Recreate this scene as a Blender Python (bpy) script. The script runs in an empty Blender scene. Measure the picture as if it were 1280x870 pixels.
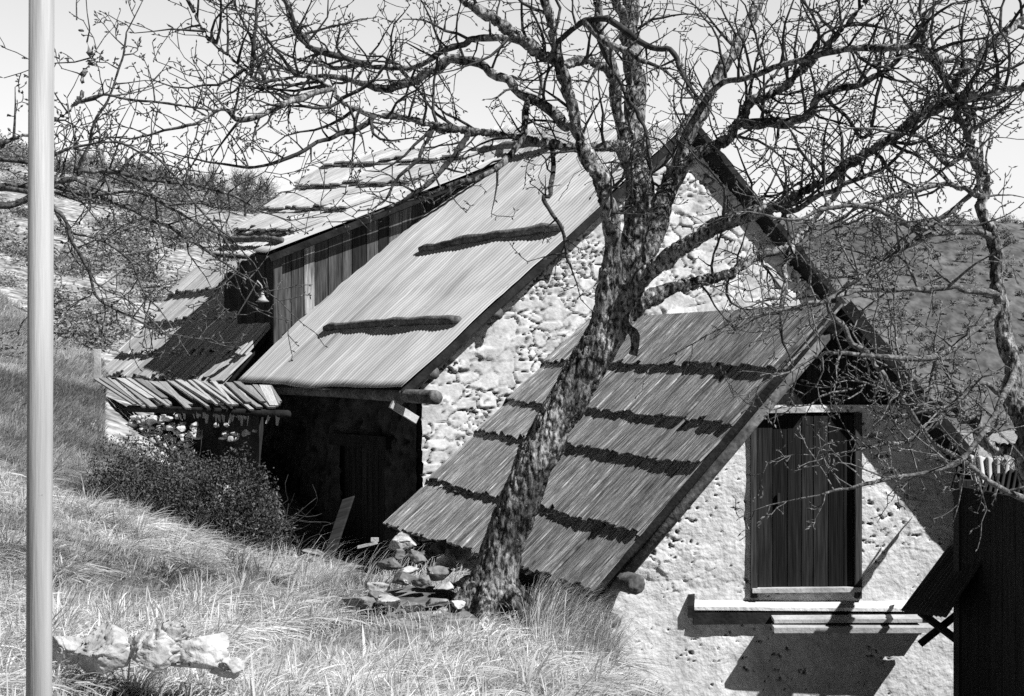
import bpy, math, random
import numpy as np
from mathutils import Vector

random.seed(7)
rng = np.random.default_rng(7)
scene = bpy.context.scene
col = scene.collection

# ---------------------------------------------------------------- camera
FPX = 1700.0                      # focal length in pixels of the 1280 px photograph
CX, CY = 640.0, 465.0
cam_d = bpy.data.cameras.new('camera')
cam = bpy.data.objects.new('camera', cam_d)
col.objects.link(cam)
cam.location = (0, 0, 0)
cam.rotation_euler = (math.radians(90), 0, 0)
cam_d.sensor_width = 36.0
cam_d.lens = FPX / 1280.0 * 36.0
cam_d.shift_y = 30.0 / 1280.0
cam_d.clip_start = 0.1
cam_d.clip_end = 5000
scene.camera = cam


def P(px, py, y):
    """site survey: sight line through a photograph pixel, taken at distance y"""
    return np.array([(px - CX) / FPX * y, y, (CY - py) / FPX * y])


def V(*a):
    return np.array(a, dtype=float)


def unit(a):
    return a / (np.linalg.norm(a) + 1e-12)


# ---------------------------------------------------------------- noise
def _h3(ix, iy, iz, seed):
    n = (ix * 374761393 + iy * 668265263 + iz * 1274126177 + seed * 974711) & 0xFFFFFFFF
    n = ((n ^ (n >> 13)) * 1103515245) & 0xFFFFFFFF
    n = ((n ^ (n >> 15)) * 2246822519) & 0xFFFFFFFF
    return ((n ^ (n >> 16)) & 0xFFFFFF) / float(0xFFFFFF)


def vnoise(x, y, z=0.0, seed=0):
    x = np.asarray(x, float); y = np.asarray(y, float); z = np.asarray(z, float) + 0 * x
    ix = np.floor(x).astype(np.int64); iy = np.floor(y).astype(np.int64); iz = np.floor(z).astype(np.int64)
    fx = x - ix; fy = y - iy; fz = z - iz
    fx = fx * fx * (3 - 2 * fx); fy = fy * fy * (3 - 2 * fy); fz = fz * fz * (3 - 2 * fz)
    r = 0
    for dx in (0, 1):
        for dy in (0, 1):
            for dz in (0, 1):
                w = (fx if dx else 1 - fx) * (fy if dy else 1 - fy) * (fz if dz else 1 - fz)
                r = r + w * _h3(ix + dx, iy + dy, iz + dz, seed)
    return r


def fbm(x, y, z=0.0, seed=0, oct=4):
    r = 0; a = .5; f = 1.0
    for o in range(oct):
        r = r + a * (vnoise(np.asarray(x) * f, np.asarray(y) * f, np.asarray(z) * f, seed + o) - .5)
        a *= .5; f *= 2.03
    return r            # roughly -.5 .. .5


# ---------------------------------------------------------------- materials
def mat(name, lo, hi, scale=8.0, rough=.9, stretch=(1, 1, 1), uv=False, bump=0.0, bump_scale=30.0,
        detail=6, ramp=(.35, .65), attr=None, attr_gain=1.0, metallic=0.0, spots=None, spec=.2, fine=None):
    m = bpy.data.materials.new(name)
    m.use_nodes = True
    nt = m.node_tree; N = nt.nodes; L = nt.links
    b = N['Principled BSDF']
    b.inputs['Roughness'].default_value = rough
    b.inputs['Metallic'].default_value = metallic
    b.inputs['Specular IOR Level'].default_value = spec
    tc = N.new('ShaderNodeTexCoord')
    mp = N.new('ShaderNodeMapping')
    mp.inputs['Scale'].default_value = stretch
    L.new(tc.outputs['UV' if uv else 'Object'], mp.inputs['Vector'])
    n1 = N.new('ShaderNodeTexNoise'); n1.inputs['Scale'].default_value = scale
    n1.inputs['Detail'].default_value = detail; n1.inputs['Roughness'].default_value = .65
    L.new(mp.outputs['Vector'], n1.inputs['Vector'])
    rp = N.new('ShaderNodeValToRGB')
    rp.color_ramp.elements[0].position = ramp[0]; rp.color_ramp.elements[1].position = ramp[1]
    rp.color_ramp.elements[0].color = (lo, lo, lo, 1); rp.color_ramp.elements[1].color = (hi, hi, hi, 1)
    L.new(n1.outputs['Fac'], rp.inputs['Fac'])
    out = rp.outputs['Color']
    if fine:                      # a second, finer variation multiplied in
        n3 = N.new('ShaderNodeTexNoise'); n3.inputs['Scale'].default_value = fine[0]; n3.inputs['Detail'].default_value = 4
        L.new(mp.outputs['Vector'], n3.inputs['Vector'])
        mr = N.new('ShaderNodeMapRange'); mr.inputs['From Min'].default_value = .35; mr.inputs['From Max'].default_value = .65
        mr.inputs['To Min'].default_value = fine[1]; mr.inputs['To Max'].default_value = fine[2]
        L.new(n3.outputs['Fac'], mr.inputs['Value'])
        mx = N.new('ShaderNodeMix'); mx.data_type = 'RGBA'; mx.blend_type = 'MULTIPLY'; mx.inputs['Factor'].default_value = 1
        L.new(out, mx.inputs['A']); L.new(mr.outputs['Result'], mx.inputs['B'])
        out = mx.outputs['Result']
    if spots:                     # (scale, threshold, value): lichen, lime, stains
        n2 = N.new('ShaderNodeTexNoise'); n2.inputs['Scale'].default_value = spots[0]; n2.inputs['Detail'].default_value = 5
        n2.inputs['Roughness'].default_value = .7
        L.new(tc.outputs['Object'], n2.inputs['Vector'])
        r2 = N.new('ShaderNodeValToRGB')
        r2.color_ramp.elements[0].position = spots[1]; r2.color_ramp.elements[1].position = spots[1] + .05
        L.new(n2.outputs['Fac'], r2.inputs['Fac'])
        mx = N.new('ShaderNodeMix'); mx.data_type = 'RGBA'
        L.new(r2.outputs['Color'], mx.inputs['Factor'])
        L.new(out, mx.inputs['A']); mx.inputs['B'].default_value = (spots[2],) * 3 + (1,)
        out = mx.outputs['Result']
    if attr:
        at = N.new('ShaderNodeAttribute'); at.attribute_name = attr
        mx = N.new('ShaderNodeMix'); mx.data_type = 'RGBA'; mx.blend_type = 'MULTIPLY'; mx.inputs['Factor'].default_value = attr_gain
        L.new(out, mx.inputs['A']); L.new(at.outputs['Color'], mx.inputs['B'])
        out = mx.outputs['Result']
    L.new(out, b.inputs['Base Color'])
    if bump:
        n4 = N.new('ShaderNodeTexNoise'); n4.inputs['Scale'].default_value = bump_scale; n4.inputs['Detail'].default_value = 5
        L.new(mp.outputs['Vector'], n4.inputs['Vector'])
        bp = N.new('ShaderNodeBump'); bp.inputs['Strength'].default_value = bump; bp.inputs['Distance'].default_value = .02
        L.new(n4.outputs['Fac'], bp.inputs['Height'])
        L.new(bp.outputs['Normal'], b.inputs['Normal'])
    return m


M = {}
M['zinc'] = mat('galvanised_sheet', .50, .78, 1.2, .6, (5, .5, 1), uv=True, bump=.1, bump_scale=6, metallic=.0, spec=.3, fine=(4, .88, 1.05), attr='tone', spots=(2.2, .66, .36))
M['zinc_dull'] = mat('dull_sheet', .40, .6, 2.0, .65, (5, .5, 1), uv=True)
M['shake'] = mat('weathered_shake', .10, .52, 1.5, .95, (34, 1.6, 1), uv=True, bump=1.0, bump_scale=2.2, attr='tone', fine=(5, .35, 1.35), ramp=(.38, .62))
M['shake_pale'] = mat('bleached_shake', .46, .78, 1.5, .95, (22, 1.2, 1), uv=True, bump=.5, bump_scale=2, attr='tone', fine=(5, .75, 1.1))
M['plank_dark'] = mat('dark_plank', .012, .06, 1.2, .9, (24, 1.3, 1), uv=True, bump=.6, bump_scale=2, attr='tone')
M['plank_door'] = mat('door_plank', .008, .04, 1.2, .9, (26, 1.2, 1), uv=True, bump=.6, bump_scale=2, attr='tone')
M['board_pale'] = mat('pale_board', .35, .6, 3, .9, (1, 1, 1), bump=.4)
M['rock_dark'] = mat('weathered_rock', .10, .34, 3, .95, bump=1.0, bump_scale=16, spots=(9, .6, .6), fine=(14, .6, 1.2))
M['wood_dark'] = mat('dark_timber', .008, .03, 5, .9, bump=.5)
M['log'] = mat('grey_log', .07, .24, 4, .95, (1, 1, 1), bump=.8, bump_scale=14, fine=(22, .6, 1.2))
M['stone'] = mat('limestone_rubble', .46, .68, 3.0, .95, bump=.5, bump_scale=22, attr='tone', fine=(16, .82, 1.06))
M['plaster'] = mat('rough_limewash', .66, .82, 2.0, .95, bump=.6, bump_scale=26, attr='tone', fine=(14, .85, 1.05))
M['stone_dark'] = mat('shaded_rubble', .02, .075, 3.0, .95, bump=.5, bump_scale=20, attr='tone')  # the rubble again, with its shade put into a near-black colour
M['rock'] = mat('pale_rock', .42, .75, 3, .95, bump=1.0, bump_scale=16, spots=(7, .60, .12), fine=(14, .7, 1.1))
M['bark'] = mat('grey_bark', .025, .40, 34, .95, (1, 1, .5), bump=1.0, bump_scale=40, ramp=(.42, .64), fine=(4, .3, 1.6), spots=(70, .62, .40))
M['twig'] = mat('twig_bark', .02, .09, 9, .9, bump=.3, spots=(16, .62, .3))
M['twig_pale'] = mat('pale_twig_bark', .05, .24, 16, .9, bump=.9, bump_scale=40, spots=(26, .60, .42), fine=(50, .5, 1.4))
M['twig_mid'] = mat('mid_twig_bark', .03, .15, 16, .9, bump=.9, bump_scale=40, spots=(26, .61, .42), fine=(50, .5, 1.4))
M['grass'] = mat('dry_grass', .82, .95, 1.5, .85, attr='tone')
def add_translucent(m, f):
    nt = m.node_tree; N = nt.nodes; L = nt.links; b = N['Principled BSDF']; out = N['Material Output']
    tr = N.new('ShaderNodeBsdfTranslucent'); mx = N.new('ShaderNodeMixShader'); mx.inputs[0].default_value = f
    src = b.inputs['Base Color'].links[0].from_socket
    L.new(src, tr.inputs['Color']); L.new(b.outputs['BSDF'], mx.inputs[1]); L.new(tr.outputs['BSDF'], mx.inputs[2]); L.new(mx.outputs['Shader'], out.inputs['Surface'])
add_translucent(M['grass'], .45)
M['sheet_shade'] = mat('shaded_sheet', .015, .05, 2.0, .9, (5, .5, 1), uv=True)  # corrugated sheet with shade put into its near-black colour
M['leaf'] = mat('bush_leaf', .02, .10, 2.5, .6, attr='tone', spec=.4)
M['scrub'] = mat('hill_scrub', .10, .30, 1.5, .95, attr='tone')
M['soil'] = mat('grassy_soil', .09, .32, 1.6, 1.0, bump=.8, bump_scale=9, fine=(9, .5, 1.3))
M['hill'] = mat('hill_pasture', .2, .5, 1.1, 1.0, bump=1.0, bump_scale=3.2, fine=(4.5, .35, 1.4), detail=12)
M['far'] = mat('far_mountain_wood', .08, .15, .05, 1.0, detail=12, bump=.3, bump_scale=.5, fine=(.45, .6, 1.35), stretch=(1, .35, 1))
M['white'] = mat('white_paint', .40, .52, 2, .55, (6, 6, .25), spec=.3, spots=(60, .68, .15), fine=(9, .75, 1.05), bump=.15)
M['black_iron'] = mat('iron', .02, .04, 5, .6)
M['bud'] = mat('bud', .05, .14, 9, .8)


# ---------------------------------------------------------------- object helpers
def link(o, parent=None):
    col.objects.link(o)
    if parent is not None:
        o.parent = parent
        o.matrix_parent_inverse = parent.matrix_basis.inverted()
    return o


def mesh_obj(name, verts, faces, m, parent=None, smooth=False, uv=None, tone=None):
    me = bpy.data.meshes.new(name)
    verts = np.asarray(verts, dtype=np.float32)
    if isinstance(faces, np.ndarray):
        k = faces.shape[1]; nf = faces.shape[0]
        me.vertices.add(len(verts)); me.vertices.foreach_set('co', verts.ravel())
        me.loops.add(nf * k); me.loops.foreach_set('vertex_index', faces.astype(np.int32).ravel())
        me.polygons.add(nf)
        me.polygons.foreach_set('loop_start', (np.arange(nf) * k).astype(np.int32))
        try:
            me.polygons.foreach_set('loop_total', np.full(nf, k, np.int32))
        except Exception:
            pass
        me.update(calc_edges=True); me.validate()
    else:
        me.from_pydata([tuple(map(float, v)) for v in verts], [], faces)
        me.update()
    if tone is not None:
        a = me.color_attributes.new('tone', 'FLOAT_COLOR', 'POINT')
        t = np.asarray(tone, np.float32)
        a.data.foreach_set('color', np.stack([t, t, t, np.ones_like(t)], 1).ravel())
    if uv is not None:
        ul = me.uv_layers.new(name='UVMap')
        li = np.zeros(len(me.loops), np.int32); me.loops.foreach_get('vertex_index', li)
        ul.data.foreach_set('uv', np.asarray(uv, np.float32)[li].ravel())
    if smooth:
        me.polygons.foreach_set('use_smooth', np.ones(len(me.polygons), bool))
    me.materials.append(m)
    return link(bpy.data.objects.new(name, me), parent)


def tag(o, label=None, cat=None, group=None, kind=None):
    if label: o['label'] = label
    if cat: o['category'] = cat
    if group: o['group'] = group
    if kind: o['kind'] = kind
    return o


def empty(name, loc, label, cat, group=None):
    o = bpy.data.objects.new(name, None)
    o.location = tuple(map(float, loc))
    o.empty_display_size = .2
    col.objects.link(o)
    return tag(o, label, cat, group)


class MB:
    """collects shapes for one mesh"""
    def __init__(s):
        s.v = []; s.f = []; s.t = []; s.uv = []

    def add(s, v, f, tone=1.0, uv=None):
        b = len(s.v)
        s.v += [tuple(x) for x in v]
        s.f += [tuple(i + b for i in q) for q in f]
        s.t += [tone] * len(v) if np.isscalar(tone) else list(tone)
        s.uv += [(0, 0)] * len(v) if uv is None else [tuple(x) for x in uv]

    def box(s, c, ax, ay, az, tone=1.0, uvs=None):
        """centre and three half-axis vectors"""
        c = np.asarray(c); vs = []
        for i in (-1, 1):
            for j in (-1, 1):
                for k in (-1, 1):
                    vs.append(c + i * ax + j * ay + k * az)
        f = [(0, 1, 3, 2), (4, 6, 7, 5), (0, 4, 5, 1), (2, 3, 7, 6), (0, 2, 6, 4), (1, 5, 7, 3)]
        o = random.random() * 9
        la, lc = np.linalg.norm(ax), np.linalg.norm(az)
        uv = [(o + la * i, o + lc * k) for i in (-1, 1) for j in (-1, 1) for k in (-1, 1)]
        s.add(vs, f, tone, uv)

    def hexa(s, q0, q1, tone=1.0, uv=None):
        """two quads (lower, upper)"""
        s.add(list(q0) + list(q1), [(3, 2, 1, 0), (4, 5, 6, 7), (0, 1, 5, 4), (1, 2, 6, 5), (2, 3, 7, 6), (3, 0, 4, 7)], tone, uv)

    def tube(s, pts, rad, n=8, cap=True, tone=1.0, lump=0.0):
        pts = [np.asarray(p, float) for p in pts]
        if np.isscalar(rad): rad = [rad] * len(pts)
        t = unit(pts[1] - pts[0])
        a = np.array([0, 0, 1.0]) if abs(t[2]) < .9 else np.array([1.0, 0, 0])
        u = unit(np.cross(a, t)); ring = []; vs = []
        for i, p in enumerate(pts):
            if i == 0: t = unit(pts[1] - pts[0])
            elif i == len(pts) - 1: t = unit(pts[-1] - pts[-2])
            else: t = unit(pts[i + 1] - pts[i - 1])
            u = unit(u - t * np.dot(u, t)); w = np.cross(t, u)
            for k in range(n):
                an = 2 * math.pi * k / n
                r = rad[i] * (1 + (random.random() - .5) * lump)
                vs.append(p + r * (math.cos(an) * u + math.sin(an) * w))
        f = []
        for i in range(len(pts) - 1):
            for k in range(n):
                f.append((i * n + k, i * n + (k + 1) % n, (i + 1) * n + (k + 1) % n, (i + 1) * n + k))
        if cap:
            f.append(tuple(range(n - 1, -1, -1)))
            f.append(tuple((len(pts) - 1) * n + k for k in range(n)))
        s.add(vs, f, tone)

    def build(s, name, m, parent=None, smooth=False):
        return mesh_obj(name, s.v, s.f, m, parent, smooth, uv=s.uv, tone=s.t)


# ---------------------------------------------------------------- roof patches
class Patch:
    """ruled roof surface; u along the eave from the near end, v up to the ridge"""
    def __init__(s, c00, c10, c01, c11):
        s.c = [np.asarray(c, float) for c in (c00, c10, c01, c11)]
        s.lu = np.linalg.norm(s.c[1] - s.c[0]); s.lv = np.linalg.norm(s.c[2] - s.c[0])

    def at(s, u, v):
        u = np.asarray(u, float)[..., None]; v = np.asarray(v, float)[..., None]
        return (1 - u) * (1 - v) * s.c[0] + u * (1 - v) * s.c[1] + (1 - u) * v * s.c[2] + u * v * s.c[3]

    def n(s, u, v):
        du = s.at(u + .01, v) - s.at(u - .01, v); dv = s.at(u, v + .01) - s.at(u, v - .01)
        n = np.cross(du, dv); n = n / (np.linalg.norm(n, axis=-1, keepdims=True) + 1e-12)
        return np.where(n[..., 2:3] < 0, -n, n)


def corrugated(name, pt, u0, u1, v0, v1, m, parent, pitch=.076, amp=.011, lift=.0, th=.004, sag=.015, seed=1, sheets=1):
    nu = max(8, int(pt.lu * (u1 - u0) / pitch * 6)); nv = 14 * sheets
    U, W = np.meshgrid(np.linspace(u0, u1, nu), np.linspace(v0, v1, nv), indexing='ij')
    x = U * pt.lu; y = W * pt.lv
    wav = .005 * (np.floor(x / .76) % 2) + amp * np.sin(2 * math.pi * x / pitch)
    frac = ((W - v0) / (v1 - v0) * sheets) % 1.0
    lap = np.where(frac < .0, 0, (1 - frac)) * .012 if sheets > 1 else 0
    edge = (W - v0) / (v1 - v0)
    d = lift + wav + sag * 2 * fbm(x * .7, y * .7, 0, seed, 3) + lap
    # the ends of the sheets are not perfectly in line
    W2 = W + (vnoise(x / .8, x * 0, 0, seed + 9) - .5) * .012 * (1 - edge)
    top = pt.at(U, W2) + pt.n(U, W2) * d[..., None]
    bot = top - pt.n(U, W2) * th
    si = np.floor(x / .76).astype(np.int64); ri = np.floor((W - v0) / (v1 - v0) * sheets - 1e-6).astype(np.int64)
    tn = .88 + .14 * _h3(si, ri, si * 0, seed + 70)
    sm = np.clip(fbm(x * 3.0, y * .5, 2, seed + 33, 4) - .10, 0, 1) * 2.2                 # run-off streaks
    return grid_slab(name, top, bot, m, parent, np.stack([x, y], -1), smooth=True, tone=tn * (1 - np.clip(sm, 0, .4)))


def grid_slab(name, top, bot, m, parent, uv, smooth=False, tone=None):
    nu, nv = top.shape[:2]
    vs = np.concatenate([top.reshape(-1, 3), bot.reshape(-1, 3)])
    I = np.arange(nu * nv).reshape(nu, nv); B = nu * nv
    q = np.stack([I[:-1, :-1], I[1:, :-1], I[1:, 1:], I[:-1, 1:]], -1).reshape(-1, 4)
    qb = q[:, ::-1] + B
    def rim(a): return np.stack([a[:-1], a[1:], a[1:] + B, a[:-1] + B], -1)
    fs = np.concatenate([q, qb, rim(I[:, 0])[:, ::-1], rim(I[:, -1]), rim(I[0, :]), rim(I[-1, :])[:, ::-1]])
    uvs = np.concatenate([uv.reshape(-1, 2)] * 2)
    o = mesh_obj(name, vs, fs, m, parent, smooth, uv=uvs, tone=None if tone is None else np.concatenate([tone.ravel()] * 2))
    return o


def shakes(name, pt, rows, m, parent, u0=0., u1=1., wid=(.07, .16), step=.06, th=.028, jag=.05, over=.12, tilt=0.0, tones=(.7, 1.15), seed=3, layers=2, ugap=.004, urow=0.0):
    """courses of split boards; rows are the v of each course's lower edge"""
    rd = random.Random(seed)
    mb = MB()
    rows = list(rows) + [1.0]
    for i in range(len(rows) - 1):
        va, vb = rows[i], rows[i + 1]
        for ly in range(layers):
            u = u0 + (rd.random() * .02 + urow * rd.uniform(-1, 1)) / pt.lu
            while u < u1:
                w = rd.uniform(*wid) / pt.lu
                ue = min(u + w, u1)
                if rd.random() < .985:
                    j = (rd.random() ** 2) * jag * (1.8 if rd.random() < .1 else 1) / pt.lv * (1 if ly else 1.6)
                    a = va + j - (0 if ly else .008); b = min(1.0, vb + over / pt.lv)
                    hb = step * (.55 + .45 * ly) + rd.uniform(-.006, .008) + (th * .4 if ly else 0)
                    ht = .006 + ly * th * .5
                    sk = tilt + rd.uniform(-.004, .004)
                    us = [u + ugap / pt.lu, ue - ugap / pt.lu]
                    low = []; up = []
                    tw = rd.uniform(-.006, .006)
                    for (uu, vv, hh) in ((us[0], a + rd.uniform(-.006, .006), hb - tw), (us[1], a + rd.uniform(-.006, .006), hb + tw), (us[1] + sk, b, ht), (us[0] + sk, b, ht)):
                        p = pt.at(uu, vv); n = pt.n(uu, vv)
                        low.append(p + n * (hh - th)); up.append(p + n * hh)
                    o = rd.random() * 20
                    uvq = [(us[0] * pt.lu + o, va * pt.lv), (us[1] * pt.lu + o, va * pt.lv), (us[1] * pt.lu + o, vb * pt.lv), (us[0] * pt.lu + o, vb * pt.lv)]
                    mb.hexa(low, up, rd.uniform(*tones), uvq * 2)
                u = ue
    return mb.build(name, m, parent)


def deck(name, pt, m, parent, u0=0., u1=1., v0=0., v1=1., th=.03, off=-.03):
    """closed board decking under a roof covering"""
    U, W = np.meshgrid(np.linspace(u0, u1, 6), np.linspace(v0, v1, 6), indexing='ij')
    n = pt.n(U, W); top = pt.at(U, W) + n * off
    return grid_slab(name, top, top - n * th, m, parent, np.stack([U * pt.lu, W * pt.lv], -1), tone=np.ones_like(U))


def barge(name, a, b, m, parent, h=.14, t=.035, drop=.02, out=None, wob=0.0, seg=8):
    """board on edge along a verge"""
    a = np.asarray(a); b = np.asarray(b); d = unit(b - a)
    side = unit(out if out is not None else np.cross(d, [0, 0, 1]))
    mb = MB()
    dn = unit(np.cross(d, side));
    if dn[2] > 0: dn = -dn
    for i in range(seg):
        p = a + (b - a) * i / seg; q = a + (b - a) * (i + 1) / seg
        p = p + dn * drop; q = q + dn * drop
        mb.hexa([p + dn * h, p + dn * h + side * t, q + dn * h + side * t, q + dn * h],
                [p, p + side * t, q + side * t, q], random.uniform(.8, 1.2))
    return mb.build(name, m, parent)


# ---------------------------------------------------------------- rubble walls
def cells(x, z, sx, sz, seed):
    """irregular stone pattern: distance to joint, stone id value"""
    wx = x + .10 * fbm(x * 3, z * 3, 0, seed + 5, 3) ; wz = z + .10 * fbm(x * 3, z * 3, 7.3, seed + 6, 3)
    gx = wx / sx; gz = wz / sz
    ix = np.floor(gx).astype(np.int64); iz = np.floor(gz).astype(np.int64)
    f1 = np.full(x.shape, 9.0); f2 = np.full(x.shape, 9.0); idv = np.zeros(x.shape); id2 = np.zeros(x.shape); gl = np.zeros(x.shape)
    for dx in (-2, -1, 0, 1, 2):
        for dz in (-2, -1, 0, 1, 2):
            jx = ix + dx; jz = iz + dz
            cxp = jx + .1 + .8 * _h3(jx, jz, jx * 0, seed) + .5 * (jz % 2); czp = jz + .1 + .8 * _h3(jx, jz, jx * 0 + 1, seed)
            wgt = .75 + .6 * _h3(jx, jz, jx * 0 + 2, seed)
            ddx = np.abs(gx - cxp); ddz = np.abs(gz - czp)
            d = (ddx ** 2.6 + ddz ** 2.6) ** (1 / 2.6) * wgt
            v = _h3(jx, jz, jx * 0 + 3, seed); v2 = _h3(jx, jz, jx * 0 + 4, seed)
            c = d < f1
            pa = v * 40.0; gl = np.where(c, (gx - cxp) * np.cos(pa) + (gz - czp) * np.sin(pa), gl)
            f2 = np.where(c, f1, np.minimum(f2, d)); idv = np.where(c, v, idv); id2 = np.where(c, v2, id2); f1 = np.where(c, d, f1)
    return f2 - f1, idv, id2, gl


def stone_wall(name, o, a, L, z0, z1, m, parent, inside, res=.024, depth=.05, sx=.30, sz=.17, seed=11, joint=.16, cover=0.0, thick=.4, dark=.55, rough=.02, holes=None):
    """relief-modelled rubble face: o corner, a horizontal direction, faces -normal side towards viewer"""
    a = unit(np.asarray(a, float)); out = np.array([a[1], -a[0], 0.0])
    nx = int(L / res) + 1; nz = int((z1 - z0) / res) + 1
    S, Z = np.meshgrid(np.linspace(0, L, nx), np.linspace(z0, z1, nz), indexing='ij')
    j1, i1, k1, g1 = cells(S, Z, sx, sz, seed)
    j2, i2, k2, g2 = cells(S, Z, sx * .4, sz * .42, seed + 40)
    big = np.clip(j1 / joint, 0, 1) ** .45
    small = np.clip(j2 / .22, 0, 1) ** .5
    use2 = i1 > .84                     # patches made of small stones
    idx = np.where(use2, i2, i1); kk = np.where(use2, k2, k1)
    opn = np.clip((fbm(S * 2.6, Z * 2.6, 2, seed + 7, 3) + .13) * 5, .08, 1)          # joints washed out here, still filled there
    wide = np.where(use2, j2 / .12, j1 / .085)
    gro = np.clip((1 - wide) * 2.4 + fbm(S * 15, Z * 15, 1, seed + 4, 3) * 1.2 - .3, 0, 1) * opn
    pit = np.clip((fbm(S * 10, Z * 14, 5, seed + 8, 3) - .155) * 10, 0, 1)
    h = .72 + .28 * kk + fbm(S * 7, Z * 7, 0, seed + 2, 4) * .28 + np.where(use2, g2, g1) * .26 - gro * .95 - pit * .35
    tone = (.86 + .24 * kk) * (1 - .82 * np.clip(gro * 1.5, 0, 1)) * (1 - .6 * pit)
    if cover > 0:                       # lime render hides part of the stones
        c = np.clip((fbm(S * .8, Z * .8, 3, seed + 20, 4) * 2.2 + cover(S, Z) if callable(cover) else cover) , 0, 1)
        h = h * (1 - c) + c * (.62 + fbm(S * 5, Z * 5, 0, seed + 9, 4) * .5)
        tone = tone * (1 - c) + c * (1.0 + .2 * fbm(S * 2, Z * 2, 1, seed + 3, 3))
    d = h * depth
    top = np.asarray(o)[None, None] * np.array([1, 1, 0]) + S[..., None] * a + Z[..., None] * np.array([0, 0, 1.0]) + out * d[..., None]
    I = np.arange(nx * nz).reshape(nx, nz)
    q = np.stack([I[:-1, :-1], I[1:, :-1], I[1:, 1:], I[:-1, 1:]], -1).reshape(-1, 4)
    cs = (S[:-1, :-1] + S[1:, 1:]).ravel() / 2; cz = (Z[:-1, :-1] + Z[1:, 1:]).ravel() / 2
    keep = inside(cs, cz)
    q = q[keep]
    used = np.unique(q); mp = -np.ones(nx * nz, int); mp[used] = np.arange(len(used))
    ob = mesh_obj(name, top.reshape(-1, 3)[used], mp[q], m, parent, True, tone=tone.ravel()[used])
    # solid body of the wall behind the face
    return ob


def poly_prism(name, pts, back, m, parent, tone=1.0):
    n = len(pts); mb = MB()
    vs = [np.asarray(p) for p in pts] + [np.asarray(p) + back for p in pts]
    f = [tuple(range(n)), tuple(range(2 * n - 1, n - 1, -1))] + [(i, i + n, (i + 1) % n + n, (i + 1) % n) for i in range(n)]
    mb.add(vs, f, tone)
    return mb.build(name, m, parent)


# ---------------------------------------------------------------- terrain
CP = np.array([
    (0, 0, -1.6), (-5, -4, -1.0), (5, -4, -3.2), (-2.5, 3, -1.45), (3, 4, -2.6), (-6, 6, -.7),
    (-2.2, 6.5, -1.53), (-1.3, 6.6, -1.58), (0, 7, -1.78), (1.3, 7, -2.1), (-.2, 9.5, -1.66), (.25, 9.3, -1.78), (-.6, 10.3, -1.80), (-1.1, 8.6, -1.74), (.9, 11.2, -2.55), (1.0, 9.5, -2.3),
    (-1.3, 11, -1.92), (-2.05, 12, -1.95), (-2.8, 12.3, -1.74), (-3.6, 12.3, -1.42), (-4.7, 14, -1.25), (-3.5, 14.3, -1.85), (-1.3, 15, -2.25), (-2.4, 16.5, -2.3), (-.6, 13, -2.1),
    (-4.2, 17, -1.55), (-5.3, 18, -.95), (-6.5, 20, -.35), (-8.4, 25, .15), (-6, 26, .0), (-4, 22, -1.2), (0, 20, -2.4),
    (2, 11.5, -3.4), (4, 10, -3.6), (5, 14, -4.0), (8, 12, -4.6), (8, 20, -4.2), (4, 24, -2.5), (-2, 28, -.5),
    (-14, 30, 2.0), (-8, 34, 1.2), (-20, 45, 6.0), (-10, 48, 4.3), (2, 40, 0), (12, 40, -6), (-34, 65, 12), (-16, 66, 8.6), (0, 65, 3), (15, 65, -7),
    (-12, 12, .3), (-14, 20, 1.0), (-20, 5, 2), (18, 5, -8), (20, 25, -8), (30, 60, -10), (-40, 30, 9), (-30, 85, 12.2), (-14, 85, 10.6), (10, 90, 0), (-60, 90, 16), (40, 90, -12), (-60, 0, 10), (50, 0, -18), (0, -30, 0), (-40, -40, 5), (40, -40, -15)
], float)


def tps_fit(cp, lam=.02):
    n = len(cp)
    r = np.linalg.norm(cp[:, None, :2] - cp[None, :, :2], axis=-1)
    K = np.where(r > 0, r ** 2 * np.log(r + 1e-9), 0) + lam * np.eye(n)
    Pm = np.c_[np.ones(n), cp[:, :2]]
    A = np.block([[K, Pm], [Pm.T, np.zeros((3, 3))]])
    return np.linalg.solve(A, np.r_[cp[:, 2], 0, 0, 0])


TW = tps_fit(CP)


def hz_near(x, y):
    r = 0
    for i in range(len(CP)):
        d2 = (x - CP[i, 0]) ** 2 + (y - CP[i, 1]) ** 2
        r = r + TW[i] * np.where(d2 > 0, .5 * d2 * np.log(d2 + 1e-12), 0)
    return r + TW[-3] + TW[-2] * x + TW[-1] * y


def hz_far(x, y):
    z = -14 + 0 * x
    z = z + 31 * np.exp(-(((x + 62) / 60) ** 2 + ((y - 105) / 45) ** 2))        # shoulder on the left
    return z


def ground_z(x, y):
    x = np.asarray(x, float); y = np.asarray(y, float)
    d = np.sqrt(x * x + (y - 30) ** 2)
    t = np.clip((d - 62) / 38, 0, 1); t = t * t * (3 - 2 * t)
    xc = np.clip(x, -70, 60); yc = np.clip(y, -45, 100)
    z = hz_near(xc, yc) * (1 - t) + hz_far(x, y) * t
    z = z + .16 * np.exp(-(((x + .6) / .45) ** 2 + ((y - 10.1) / .6) ** 2))
    z = z + fbm(x * .9, y * .9, 0, 50, 4) * .14 + fbm(x * .2, y * .2, 0, 60, 4) * .35 * np.clip((d - 18) / 40, 0, 1)
    return z


def axis_pts(c, near, far, n):
    t = np.linspace(-1, 1, n)
    return c + np.sign(t) * (near * np.abs(t) + (far - near) * np.abs(t) ** 5)


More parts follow.
